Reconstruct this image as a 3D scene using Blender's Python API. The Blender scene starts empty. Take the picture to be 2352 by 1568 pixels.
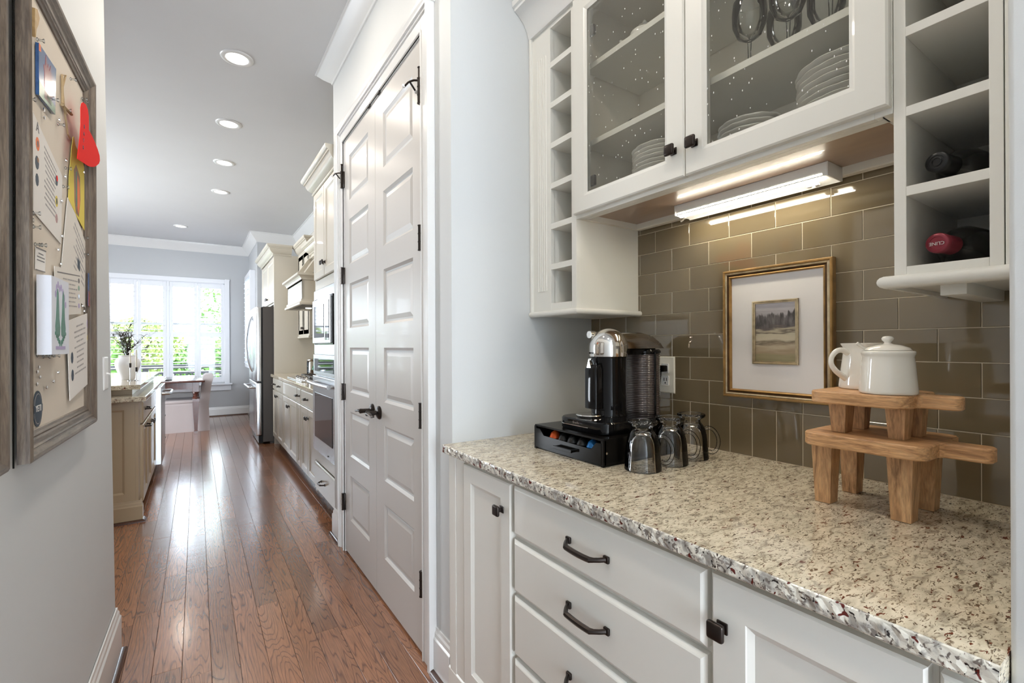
import bpy, bmesh, math, random
from mathutils import Vector, Matrix
random.seed(7)
S = bpy.context.scene
COL = S.collection
PI = math.pi

# ---------------------------------------------------------------- camera
cam_d = bpy.data.cameras.new('camera')
cam = bpy.data.objects.new('camera', cam_d); COL.objects.link(cam)
_yaw, _pit, _rol = 0.58782, 0.000434, -0.004308
_F = Vector((math.sin(_yaw)*math.cos(_pit), math.cos(_yaw)*math.cos(_pit), math.sin(_pit)))
_R = Vector((math.cos(_yaw), -math.sin(_yaw), 0)); _U = _R.cross(_F)
_R2 = math.cos(_rol)*_R + math.sin(_rol)*_U
_U2 = -math.sin(_rol)*_R + math.cos(_rol)*_U
_m = Matrix((( _R2.x,_U2.x,-_F.x,0),(_R2.y,_U2.y,-_F.y,0),(_R2.z,_U2.z,-_F.z,1.27),(0,0,0,1)))
cam.matrix_world = _m
cam_d.sensor_width = 36; cam_d.lens = 1087.1/2352*36
cam_d.shift_y = 8.54/2352
cam_d.clip_start = 0.02; cam_d.clip_end = 200
S.camera = cam

# ---------------------------------------------------------------- view
S.view_settings.view_transform = 'Standard'
S.view_settings.look = 'None'
S.view_settings.gamma = 1.0
S.view_settings.use_curve_mapping = False
S.view_settings.exposure = 0.48

# ---------------------------------------------------------------- world and lights
SKY = 10.0
w = bpy.data.worlds.new('world'); S.world = w; w.use_nodes = True
nt = w.node_tree; nt.nodes.clear()
wo = nt.nodes.new('ShaderNodeOutputWorld'); bg = nt.nodes.new('ShaderNodeBackground')
bg.inputs['Color'].default_value = (0.78, 0.88, 1.0, 1); bg.inputs['Strength'].default_value = SKY
nt.links.new(bg.outputs[0], wo.inputs[0])
S.cycles.max_bounces = 10
S.cycles.diffuse_bounces = 5
S.cycles.glossy_bounces = 5
S.cycles.transmission_bounces = 10
S.cycles.transparent_max_bounces = 16
S.cycles.sample_clamp_indirect = 6.0
S.cycles.caustics_refractive = False
S.cycles.caustics_reflective = False

def area(name, loc, size, rot, power, color=(1,1,1), sy=None, portal=False, spread=None, shape=None):
    d = bpy.data.lights.new(name, 'AREA'); d.energy = power; d.color = color
    d.shape = shape or ('RECTANGLE' if sy else 'SQUARE'); d.size = size
    if sy: d.size_y = sy
    if spread: d.spread = spread
    o = bpy.data.objects.new(name, d); o.location = loc; o.rotation_euler = rot; COL.objects.link(o)
    if portal: d.cycles.is_portal = True
    return o
WY = 10.2         # far wall
# sky portal at the kitchen window, then two unseen fill panels added for brightness
area('window_daylight_portal', (-1.0, WY+0.16, 1.55), 3.3, (PI/2, 0, PI), 1, sy=2.0, portal=True)
area('back_fill', (0.15, -2.9, 1.55), 1.0, (PI/2, 0, 0), 38, (0.80,0.91,1.0), sy=2.0)  # added fill behind the camera, lightens the alcove and its end wall
area('kitchen_side_fill', (-3.1, 6.6, 1.6), 2.6, (PI/2, 0, -PI/2), 180, (0.86,0.93,1.0), sy=1.7)  # added fill at the windowless left wall, lifts the kitchen ceiling

# ---------------------------------------------------------------- materials
def mat(name):
    m = bpy.data.materials.new(name); m.use_nodes = True
    m.node_tree.nodes.clear()
    o = m.node_tree.nodes.new('ShaderNodeOutputMaterial')
    return m, m.node_tree, o
def nd(nt, t, **kw):
    n = nt.nodes.new(t)
    for k, v in kw.items():
        if k in n.inputs.keys(): n.inputs[k].default_value = v
        else: setattr(n, k, v)
    return n
def c4(c): return (c[0], c[1], c[2], 1)
def sr(r, g, b):
    f = lambda v: (v/255/12.92) if v/255 <= .04045 else ((v/255+.055)/1.055)**2.4
    return (f(r), f(g), f(b))
def simple(name, col, rough=.5, metal=0, bump=0, bscale=300, var=0, vscale=3, coat=0, spec=.5, emit=None, estr=0, stretch=None):
    m, nt, o = mat(name)
    p = nd(nt, 'ShaderNodeBsdfPrincipled'); nt.links.new(p.outputs[0], o.inputs[0])
    p.inputs['Base Color'].default_value = c4(col); p.inputs['Roughness'].default_value = rough
    p.inputs['Metallic'].default_value = metal; p.inputs['Coat Weight'].default_value = coat
    p.inputs['Specular IOR Level'].default_value = spec
    tc = nd(nt, 'ShaderNodeTexCoord'); src = tc.outputs['Object']
    if stretch:
        mp = nd(nt, 'ShaderNodeMapping'); mp.inputs['Scale'].default_value = stretch
        nt.links.new(src, mp.inputs[0]); src = mp.outputs[0]
    n = nd(nt, 'ShaderNodeTexNoise', Scale=vscale, Detail=4.0); nt.links.new(src, n.inputs['Vector'])
    mx = nd(nt, 'ShaderNodeMixRGB', blend_type='MULTIPLY'); v = max(var, .02)
    cr = nd(nt, 'ShaderNodeMapRange'); cr.inputs['From Min'].default_value=.3; cr.inputs['From Max'].default_value=.7
    cr.inputs['To Min'].default_value = 1-v; cr.inputs['To Max'].default_value = 1
    nt.links.new(n.outputs[0], cr.inputs[0])
    mx.inputs[0].default_value = 1; mx.inputs[1].default_value = c4(col)
    nt.links.new(cr.outputs[0], mx.inputs[2]); nt.links.new(mx.outputs[0], p.inputs['Base Color'])
    if bump:
        b = nd(nt, 'ShaderNodeBump', Strength=bump, Distance=.002)
        n2 = nd(nt, 'ShaderNodeTexNoise', Scale=bscale, Detail=2.0); nt.links.new(src, n2.inputs['Vector'])
        nt.links.new(n2.outputs[0], b.inputs['Height']); nt.links.new(b.outputs[0], p.inputs['Normal'])
    if emit:
        p.inputs['Emission Color'].default_value = c4(emit); p.inputs['Emission Strength'].default_value = estr
    return m

M = {}
M['wall'] = simple('wall_paint', (.60,.615,.615), .6, bump=.06, bscale=500)
M['wall_kitchen'] = simple('kitchen_wall_paint', (.47,.485,.50), .6, bump=.06, bscale=500)
M['wall_beige'] = simple('beige_wall_paint', (.66,.62,.555), .55, bump=.06, bscale=500)
M['ceiling'] = simple('ceiling_paint', (.60,.605,.61), .8, bump=.05, bscale=400)
M['trim'] = simple('trim_enamel', (.71,.71,.70), .28, coat=.2)
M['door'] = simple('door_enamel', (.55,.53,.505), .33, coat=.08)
M['cab'] = simple('cabinet_enamel', (.74,.73,.68), .32, coat=.15)
M['cabin'] = simple('cabinet_interior', (.80,.76,.68), .4)
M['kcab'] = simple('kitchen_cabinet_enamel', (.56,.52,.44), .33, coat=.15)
M['kcab_shade'] = simple('kitchen_enamel_shaded', (.40,.30,.185), .33, coat=.15)  # kitchen cream again, with the island's dim light put into the colour
M['ksill'] = simple('shutter_enamel', (.74,.76,.80), .35)
M['bronze'] = simple('oil_rubbed_bronze', (.045,.036,.032), .32, metal=.85, var=.2, vscale=60)
M['chrome'] = simple('chrome', (.80,.78,.75), .06, metal=1)
M['chromereflect'] = simple('chrome_dark_reflection', (.42,.37,.33), .12, metal=1)  # chrome darkened, a bronze-toned reflection put into its colour
M['steel'] = simple('brushed_steel', (.62,.63,.65), .26, metal=1, bump=.03, bscale=40, stretch=(1,1,40))
M['steel_dark'] = simple('grey_steel_side', (.055,.045,.037), .5)
M['blackp'] = simple('gloss_black_plastic', (.004,.004,.0045), .06, spec=.3)
M['blackm'] = simple('black_metal_satin', (.005,.0045,.004), .18, spec=.15)
M['blackglass'] = simple('black_oven_glass', (.008,.007,.007), .04, spec=.12)
M['white_plastic'] = simple('ivory_plastic', (.76,.73,.64), .3)
M['whitep'] = simple('white_switch_plastic', (.80,.80,.79), .3)
M['ceramic'] = simple('cream_glazed_ceramic', (.80,.775,.71), .10, coat=.6)
M['china'] = simple('white_china', (.72,.71,.68), .15, coat=.3)
M['vase'] = simple('white_vase_glaze', (.80,.80,.82), .22)
M['linen'] = simple('linen_slipcover', (.50,.45,.45), .9, bump=.3, bscale=900, var=.06)
M['darkwood'] = simple('dark_table_wood', (.11,.03,.018), .22, var=.4, vscale=12, stretch=(8,8,1), coat=.3)
M['shoe'] = simple('shoe_stain_toe_reflection', (.085,.032,.016), .25, var=.4, vscale=8, stretch=(8,1,8), coat=.2)  # also on kitchen toe kicks, where its dark red imitates floor reflection
M['twig'] = simple('dark_twigs', (.035,.022,.015), .8)
M['sage'] = simple('sage_stems', (.42,.50,.47), .7)
M['candle'] = simple('ivory_candle_wax', (.75,.72,.64), .5)
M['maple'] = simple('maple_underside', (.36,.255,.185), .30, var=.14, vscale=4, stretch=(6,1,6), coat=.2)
M['deck'] = simple('dark_deck_rail', (.02,.02,.022), .5)
M['deckfloor'] = simple('deck_boards', (.50,.48,.45), .7)
M['grass'] = simple('lawn', (.22,.32,.10), .9, var=.5, vscale=1.2)
M['leaf'] = simple('tree_foliage', (.14,.30,.05), .8, var=.6, vscale=6)
M['leaf2'] = simple('yellow_green_foliage', (.30,.38,.10), .8, var=.6, vscale=6)
M['bark'] = simple('tree_bark', (.12,.085,.06), .9, var=.4, vscale=10)
M['cork'] = simple('cream_board_fabric', (.66,.585,.49), .85, bump=.15, bscale=900)
M['paper'] = simple('white_paper', (.76,.73,.69), .9, spec=.15)
M['paper2'] = simple('cream_paper', (.72,.68,.62), .9, spec=.15)
M['canvas'] = simple('white_canvas', (.70,.72,.78), .7, bump=.2, bscale=1200)
M['ink'] = simple('grey_print_ink', (.16,.15,.15), .7)
M['inklight'] = simple('light_print_ink', (.34,.32,.31), .7)
M['navy'] = simple('navy_print', (.03,.05,.075), .6)
M['red'] = simple('red_card', (.75,.025,.022), .85, spec=.08)
M['yellow'] = simple('yellow_card', (.72,.58,.13), .85, spec=.1)
M['orange'] = simple('orange_paint', (.75,.16,.03), .55)
M['green'] = simple('green_paint', (.012,.16,.085), .4, var=.4, vscale=60)
M['greenlawn'] = simple('painted_green', (.06,.20,.09), .3, var=.3, vscale=40)
M['blueart'] = simple('painted_blue', (.03,.12,.34), .18, var=.5, vscale=50, coat=.5)
M['redart'] = simple('painted_brick_red', (.42,.055,.035), .2, var=.4, vscale=60, coat=.4)
M['brown'] = simple('brown_paint', (.30,.15,.07), .6, var=.3, vscale=40)
M['lilac'] = simple('lilac_paint', (.40,.33,.52), .6)
M['palm'] = simple('dried_palm_leaf', (.45,.32,.17), .7, var=.2, vscale=60)
M['straw'] = simple('gold_straw_ornament', (.50,.33,.14), .6, var=.3, vscale=80)
M['gold'] = simple('gilded_wood', (.46,.27,.095), .33, metal=.55, var=.45, vscale=30)
M['golddark'] = simple('antique_gilt_recess', (.15,.08,.035), .4, metal=.4, var=.5, vscale=30)
M['goldlight'] = simple('champagne_gilt', (.62,.50,.32), .3, metal=.6, var=.4, vscale=40)
M['matboard'] = simple('picture_mat_board', (.70,.665,.65), .8)
M['bottle'] = simple('dark_wine_bottle_glass', (.006,.007,.007), .07, coat=.6)
M['redfoil'] = simple('burgundy_foil', (.24,.028,.045), .3, metal=.3)
M['blackfoil'] = simple('black_foil', (.012,.012,.013), .3, metal=.3)
M['podorange'] = simple('orange_pod_foil', (.65,.10,.02), .3, metal=.5)
M['podblue'] = simple('blue_pod_foil', (.02,.16,.42), .25, metal=.5)
M['podblack'] = simple('black_pod_foil', (.02,.02,.02), .25, metal=.4)
M['lens'] = simple('glowing_lamp_lens', (1,1,1), .5, emit=(1,.97,.92), estr=9)
M['strip'] = simple('glowing_strip_lens', (1,1,.95), .5, emit=(1,.92,.74), estr=36)
M['hoodlamp'] = simple('hood_lamp', (1,1,1), .5, emit=(1,.95,.85), estr=8)
M['nuts'] = simple('brown_corks', (.24,.15,.08), .8, var=.5, vscale=60)
M['greenglass'] = simple('green_bottle_glass', (.02,.17,.07), .12)
M['grout'] = simple('tile_grout', (.66,.58,.44), .8)
M['soil'] = simple('earth', (.1,.08,.05), .9)

def wood(name, dark, mid, light, scale=(18,2.2,18), rough=.45, ring=9):
    m, nt, o = mat(name)
    p = nd(nt,'ShaderNodeBsdfPrincipled', Roughness=rough); nt.links.new(p.outputs[0], o.inputs[0])
    tc = nd(nt,'ShaderNodeTexCoord'); mp = nd(nt,'ShaderNodeMapping'); mp.inputs['Scale'].default_value = scale
    nt.links.new(tc.outputs['Object'], mp.inputs[0])
    n = nd(nt,'ShaderNodeTexNoise', Scale=2.0, Detail=6.0, Roughness=.65, Distortion=1.2); nt.links.new(mp.outputs[0], n.inputs['Vector'])
    mp2 = nd(nt,'ShaderNodeMapping'); mp2.inputs['Scale'].default_value = tuple(s*9 for s in scale)
    nt.links.new(tc.outputs['Object'], mp2.inputs[0])
    n2 = nd(nt,'ShaderNodeTexNoise', Scale=1.6, Detail=4.0); nt.links.new(mp2.outputs[0], n2.inputs['Vector'])
    r = nd(nt,'ShaderNodeValToRGB'); nt.links.new(n.outputs[0], r.inputs[0])
    e = r.color_ramp.elements; e[0].position=.3; e[0].color=c4(dark); e[1].position=.72; e[1].color=c4(light)
    q = r.color_ramp.elements.new(.5); q.color=c4(mid)
    mx = nd(nt,'ShaderNodeMixRGB', blend_type='MULTIPLY'); mx.inputs[0].default_value=.5
    mr = nd(nt,'ShaderNodeMapRange'); mr.inputs['From Min'].default_value=.35; mr.inputs['From Max'].default_value=.6; mr.inputs['To Min'].default_value=.45
    nt.links.new(n2.outputs[0], mr.inputs[0]); nt.links.new(r.outputs[0], mx.inputs[1]); nt.links.new(mr.outputs[0], mx.inputs[2])
    nt.links.new(mx.outputs[0], p.inputs['Base Color'])
    b = nd(nt,'ShaderNodeBump', Strength=.25, Distance=.001); nt.links.new(n2.outputs[0], b.inputs['Height']); nt.links.new(b.outputs[0], p.inputs['Normal'])
    return m
M['mango'] = wood('mango_wood', sr(142,98,62), sr(208,160,112), sr(232,188,140), (16,3,34))
M['mangoleg'] = wood('mango_wood_leg', sr(132,96,64), sr(196,152,108), sr(224,184,138), (20,20,3))
M['framewood'] = wood('weathered_grey_wood', sr(66,54,45), sr(104,90,77), sr(136,122,106), (30,30,3), .4)
M['framewoodh'] = wood('weathered_grey_wood_rail', sr(66,54,45), sr(104,90,77), sr(136,122,106), (30,3,30), .4)

def floor_mat():
    m, nt, o = mat('stained_oak_floor'); L = nt.links.new
    p = nd(nt,'ShaderNodeBsdfPrincipled'); L(p.outputs[0], o.inputs[0])
    tc = nd(nt,'ShaderNodeTexCoord'); at = nd(nt,'ShaderNodeAttribute', attribute_name='rnd')
    geo = nd(nt,'ShaderNodeNewGeometry')
    # each board samples the wood in its own place
    cmb = nd(nt,'ShaderNodeCombineXYZ'); mu = nd(nt,'ShaderNodeMath', operation='MULTIPLY'); mu.inputs[1].default_value=37.0
    L(at.outputs['Fac'], mu.inputs[0]); L(mu.outputs[0], cmb.inputs[0]); L(mu.outputs[0], cmb.inputs[1]); L(mu.outputs[0], cmb.inputs[2])
    add = nd(nt,'ShaderNodeVectorMath', operation='ADD'); L(geo.outputs['Position'], add.inputs[0]); L(cmb.outputs[0], add.inputs[1])
    mp = nd(nt,'ShaderNodeMapping'); mp.inputs['Scale'].default_value=(9.0,.80,9.0); L(add.outputs[0], mp.inputs[0])
    n = nd(nt,'ShaderNodeTexNoise', Scale=1.0, Detail=2.5, Roughness=.42, Distortion=.22); L(mp.outputs[0], n.inputs['Vector'])
    # growth rings: contour bands of a smooth field
    k = nd(nt,'ShaderNodeMath', operation='MULTIPLY'); k.inputs[1].default_value=30.0; L(n.outputs[0], k.inputs[0])
    fr = nd(nt,'ShaderNodeMath', operation='PINGPONG'); fr.inputs[1].default_value=.5; L(k.outputs[0], fr.inputs[0])
    mp2 = nd(nt,'ShaderNodeMapping'); mp2.inputs['Scale'].default_value=(260,14,260); L(add.outputs[0], mp2.inputs[0])
    fn = nd(nt,'ShaderNodeTexNoise', Scale=1.0, Detail=3.0); L(mp2.outputs[0], fn.inputs['Vector'])
    ring = nd(nt,'ShaderNodeMapRange'); ring.inputs['From Min'].default_value=.0; ring.inputs['From Max'].default_value=.17; L(fr.outputs[0], ring.inputs[0])
    r = nd(nt,'ShaderNodeValToRGB'); L(ring.outputs[0], r.inputs[0])
    e=r.color_ramp.elements; e[0].color=c4(sr(92,60,43)); e[1].color=c4(sr(142,97,69)); e[0].position=0; e[1].position=1
    q=e.new(.5); q.color=c4(sr(124,82,58))
    tone = nd(nt,'ShaderNodeMapRange'); tone.inputs['To Min'].default_value=.76; tone.inputs['To Max'].default_value=1.30; L(at.outputs['Fac'], tone.inputs[0])
    fm = nd(nt,'ShaderNodeMapRange'); fm.inputs['From Min'].default_value=.35; fm.inputs['From Max'].default_value=.65; fm.inputs['To Min'].default_value=.78; fm.inputs['To Max'].default_value=1.08; L(fn.outputs[0], fm.inputs[0])
    a1 = nd(nt,'ShaderNodeMath', operation='MULTIPLY'); L(tone.outputs[0], a1.inputs[0]); L(fm.outputs[0], a1.inputs[1])
    vm = nd(nt,'ShaderNodeVectorMath', operation='SCALE'); L(r.outputs[0], vm.inputs[0]); L(a1.outputs[0], vm.inputs['Scale'])
    L(vm.outputs[0], p.inputs['Base Color'])
    # hand-worked gloss: slow waves across the boards
    mp3 = nd(nt,'ShaderNodeMapping'); mp3.inputs['Scale'].default_value=(5,16,5); L(add.outputs[0], mp3.inputs[0])
    wv = nd(nt,'ShaderNodeTexNoise', Scale=1.3, Detail=2.0); L(mp3.outputs[0], wv.inputs['Vector'])
    b1 = nd(nt,'ShaderNodeBump', Strength=.25, Distance=.004); L(wv.outputs[0], b1.inputs['Height'])
    b2 = nd(nt,'ShaderNodeBump', Strength=.08, Distance=.0006); L(ring.outputs[0], b2.inputs['Height']); L(b1.outputs[0], b2.inputs['Normal'])
    L(b2.outputs[0], p.inputs['Normal'])
    p.inputs['Roughness'].default_value=.26; p.inputs['Coat Weight'].default_value=.7; p.inputs['Coat Roughness'].default_value=.15
    return m
M['floor'] = floor_mat()

def granite_mat():
    m, nt, o = mat('speckled_cream_granite'); L = nt.links.new
    p = nd(nt,'ShaderNodeBsdfPrincipled', Roughness=.09); L(p.outputs[0], o.inputs[0]); p.inputs['Coat Weight'].default_value=.3
    geo = nd(nt,'ShaderNodeNewGeometry')
    rot = nd(nt,'ShaderNodeMapping'); rot.inputs['Rotation'].default_value=(0,0,.60); rot.inputs['Scale'].default_value=(.78,1.9,1.9)
    L(geo.outputs['Position'], rot.inputs[0]); src = rot.outputs[0]
    def noise(s, d=3.0, dist=0., r=.5):
        n = nd(nt,'ShaderNodeTexNoise', Scale=s, Detail=d, Distortion=dist, Roughness=r); L(src, n.inputs['Vector']); return n.outputs[0]
    def ramp(v, a, b):
        q = nd(nt,'ShaderNodeMapRange'); q.inputs['From Min'].default_value=a; q.inputs['From Max'].default_value=b; L(v, q.inputs[0]); return q.outputs[0]
    base = nd(nt,'ShaderNodeValToRGB'); L(noise(34,5.0,.8,.6), base.inputs[0]); e=base.color_ramp.elements
    e[0].position=.32; e[0].color=c4(sr(150,140,124)); e[1].position=.60; e[1].color=c4(sr(222,211,188)); q=e.new(.46); q.color=c4(sr(204,193,170))
    def over(prev, col, fac):
        x = nd(nt,'ShaderNodeMixRGB'); L(prev, x.inputs[1]); x.inputs[2].default_value=c4(col); L(fac, x.inputs[0]); return x.outputs[0]
    c = base.outputs[0]
    c = over(c, sr(136,122,104), ramp(noise(85,3.0,1.6), .58, .64))
    c = over(c, sr(100,86,70), ramp(noise(100,2.0,1.0), .62, .66))
    c = over(c, sr(104,54,38), ramp(noise(66,2.0,.7), .65, .69))
    c = over(c, sr(58,44,38), ramp(noise(84,2.0,.9), .69, .72))
    L(c, p.inputs['Base Color'])
    return m
M['granite'] = granite_mat()
def granite_edge():
    m, nt, o = mat('granite_cut_edge'); L = nt.links.new
    p = nd(nt,'ShaderNodeBsdfPrincipled', Roughness=.16); L(p.outputs[0], o.inputs[0])
    geo = nd(nt,'ShaderNodeNewGeometry')
    def noise(s, d=3.0, dist=0.):
        n = nd(nt,'ShaderNodeTexNoise', Scale=s, Detail=d, Distortion=dist); L(geo.outputs['Position'], n.inputs['Vector']); return n.outputs[0]
    def ramp(v, a, b):
        q = nd(nt,'ShaderNodeMapRange'); q.inputs['From Min'].default_value=a; q.inputs['From Max'].default_value=b; L(v, q.inputs[0]); return q.outputs[0]
    base = nd(nt,'ShaderNodeValToRGB'); L(noise(55,4.0,.6), base.inputs[0]); e=base.color_ramp.elements
    e[0].position=.38; e[0].color=c4(sr(150,146,140)); e[1].position=.58; e[1].color=c4(sr(222,218,206))
    def over(prev, col, fac):
        x = nd(nt,'ShaderNodeMixRGB'); L(prev, x.inputs[1]); x.inputs[2].default_value=c4(col); L(fac, x.inputs[0]); return x.outputs[0]
    c = over(base.outputs[0], sr(110,102,96), ramp(noise(95,3.0,1.0), .56, .62))
    c = over(c, sr(92,34,28), ramp(noise(70,2.0,.4), .64, .67))
    c = over(c, sr(34,28,28), ramp(noise(105,2.0,.6), .645, .68))
    L(c, p.inputs['Base Color'])
    b = nd(nt,'ShaderNodeBump', Strength=.5, Distance=.003); L(noise(60,3.0), b.inputs['Height']); L(b.outputs[0], p.inputs['Normal'])
    return m
M['granite_edge'] = granite_edge()

def tile_mat():
    m, nt, o = mat('olive_glass_tile'); L = nt.links.new
    p = nd(nt,'ShaderNodeBsdfPrincipled', Roughness=.06); L(p.outputs[0], o.inputs[0])
    p.inputs['Coat Weight'].default_value=1.0; p.inputs['Coat Roughness'].default_value=.02
    oi = nd(nt,'ShaderNodeObjectInfo')
    mr = nd(nt,'ShaderNodeMapRange'); mr.inputs['To Min'].default_value=.88; mr.inputs['To Max'].default_value=1.1; L(oi.outputs['Random'], mr.inputs[0])
    vm = nd(nt,'ShaderNodeVectorMath', operation='SCALE'); vm.inputs[0].default_value = sr(114,101,79); L(mr.outputs[0], vm.inputs['Scale'])
    L(vm.outputs[0], p.inputs['Base Color'])
    tc = nd(nt,'ShaderNodeTexCoord'); n = nd(nt,'ShaderNodeTexNoise', Scale=9.0, Detail=1.0); L(tc.outputs['Object'], n.inputs['Vector'])
    b = nd(nt,'ShaderNodeBump', Strength=.08, Distance=.004); L(n.outputs[0], b.inputs['Height']); L(b.outputs[0], p.inputs['Normal'])
    return m
M['tile'] = tile_mat()

def clear_glass(name, tint=(1,1,1), real=True, seeds=False, edge=.5):
    m, nt, o = mat(name); L = nt.links.new
    if real:
        g = nd(nt,'ShaderNodeBsdfGlass', IOR=1.48, Roughness=0.0); g.inputs['Color'].default_value=c4(tint)
        L(g.outputs[0], o.inputs[0]); return m
    t = nd(nt,'ShaderNodeBsdfTransparent')
    lw = nd(nt,'ShaderNodeLayerWeight', Blend=.5); pw = nd(nt,'ShaderNodeMath', operation='POWER'); L(lw.outputs['Facing'], pw.inputs[0]); pw.inputs[1].default_value=4.0
    ed = nd(nt,'ShaderNodeMixRGB'); L(pw.outputs[0], ed.inputs[0]); ed.inputs[1].default_value=c4(tint); ed.inputs[2].default_value=c4(tuple(v*(.9 if seeds else edge) for v in tint)); L(ed.outputs[0], t.inputs[0])
    g = nd(nt,'ShaderNodeBsdfGlossy', Roughness=.03)
    fr = nd(nt,'ShaderNodeFresnel', IOR=1.45)
    mx = nd(nt,'ShaderNodeMixShader'); L(fr.outputs[0], mx.inputs[0]); L(t.outputs[0], mx.inputs[1]); L(g.outputs[0], mx.inputs[2])
    fin = mx.outputs[0]
    tc = nd(nt,'ShaderNodeTexCoord')
    if seeds:
        fr.inputs['IOR'].default_value=1.18
        n = nd(nt,'ShaderNodeTexNoise', Scale=14.0, Detail=2.0); L(tc.outputs['Object'], n.inputs['Vector'])
        b = nd(nt,'ShaderNodeBump', Strength=.10, Distance=.003); L(n.outputs[0], b.inputs['Height']); L(b.outputs[0], g.inputs['Normal'])
        mp = nd(nt,'ShaderNodeMapping'); mp.inputs['Scale'].default_value=(1,1,.5); L(tc.outputs['Object'], mp.inputs[0])
        v = nd(nt,'ShaderNodeTexVoronoi', Scale=75.0); L(mp.outputs[0], v.inputs['Vector'])
        lt = nd(nt,'ShaderNodeMath', operation='LESS_THAN'); lt.inputs[1].default_value=.095; L(v.outputs['Distance'], lt.inputs[0])
        sep = nd(nt,'ShaderNodeSeparateColor'); L(v.outputs['Color'], sep.inputs[0])
        g2 = nd(nt,'ShaderNodeMath', operation='GREATER_THAN'); g2.inputs[1].default_value=.25; L(sep.outputs[0], g2.inputs[0])
        mm = nd(nt,'ShaderNodeMath', operation='MULTIPLY'); L(lt.outputs[0], mm.inputs[0]); L(g2.outputs[0], mm.inputs[1])
        m3 = nd(nt,'ShaderNodeMath', operation='MULTIPLY'); L(mm.outputs[0], m3.inputs[0]); m3.inputs[1].default_value=.75
        df = nd(nt,'ShaderNodeBsdfDiffuse'); df.inputs[0].default_value=(.95,.95,.93,1)
        hz = nd(nt,'ShaderNodeBsdfDiffuse'); hz.inputs[0].default_value=(.8,.77,.70,1)  # pale diffuse veil, a painted haze that lightens the dark panes
        m0 = nd(nt,'ShaderNodeMixShader'); m0.inputs[0].default_value=.035; L(fin, m0.inputs[1]); L(hz.outputs[0], m0.inputs[2]); fin = m0.outputs[0]
        m2 = nd(nt,'ShaderNodeMixShader'); L(m3.outputs[0], m2.inputs[0]); L(fin, m2.inputs[1]); L(df.outputs[0], m2.inputs[2]); fin = m2.outputs[0]
    L(fin, o.inputs[0]); return m
M['glass'] = clear_glass('clear_mug_glass', (1,1,1), real=False)
def _addglass(m):
    nt=m.node_tree; o=[n for n in nt.nodes if n.type=='OUTPUT_MATERIAL'][0]; prev=o.inputs[0].links[0].from_socket
    g=nt.nodes.new('ShaderNodeBsdfGlass'); g.inputs['IOR'].default_value=1.46; g.inputs['Roughness'].default_value=0.0
    x=nt.nodes.new('ShaderNodeMixShader'); x.inputs[0].default_value=.30
    nt.links.new(prev,x.inputs[1]); nt.links.new(g.outputs[0],x.inputs[2]); nt.links.new(x.outputs[0],o.inputs[0])
M['thin'] = clear_glass('thin_stemware_glass', (.97,.975,.97), real=False, edge=.74)
M['seeded'] = clear_glass('seeded_cabinet_glass', (.97,.97,.95), real=False, seeds=True)
M['window_glass'] = clear_glass('window_pane_glass', (.97,.98,.98), real=False); 
M['pin'] = clear_glass('clear_pin_plastic', (.92,.94,.95), real=False)
M['tank'] = clear_glass('smoked_water_tank', (.32,.29,.29), real=False)
M['tankribbed'] = simple('ribbed_smoked_tank', (.085,.068,.066), .12, coat=.6)
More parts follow.
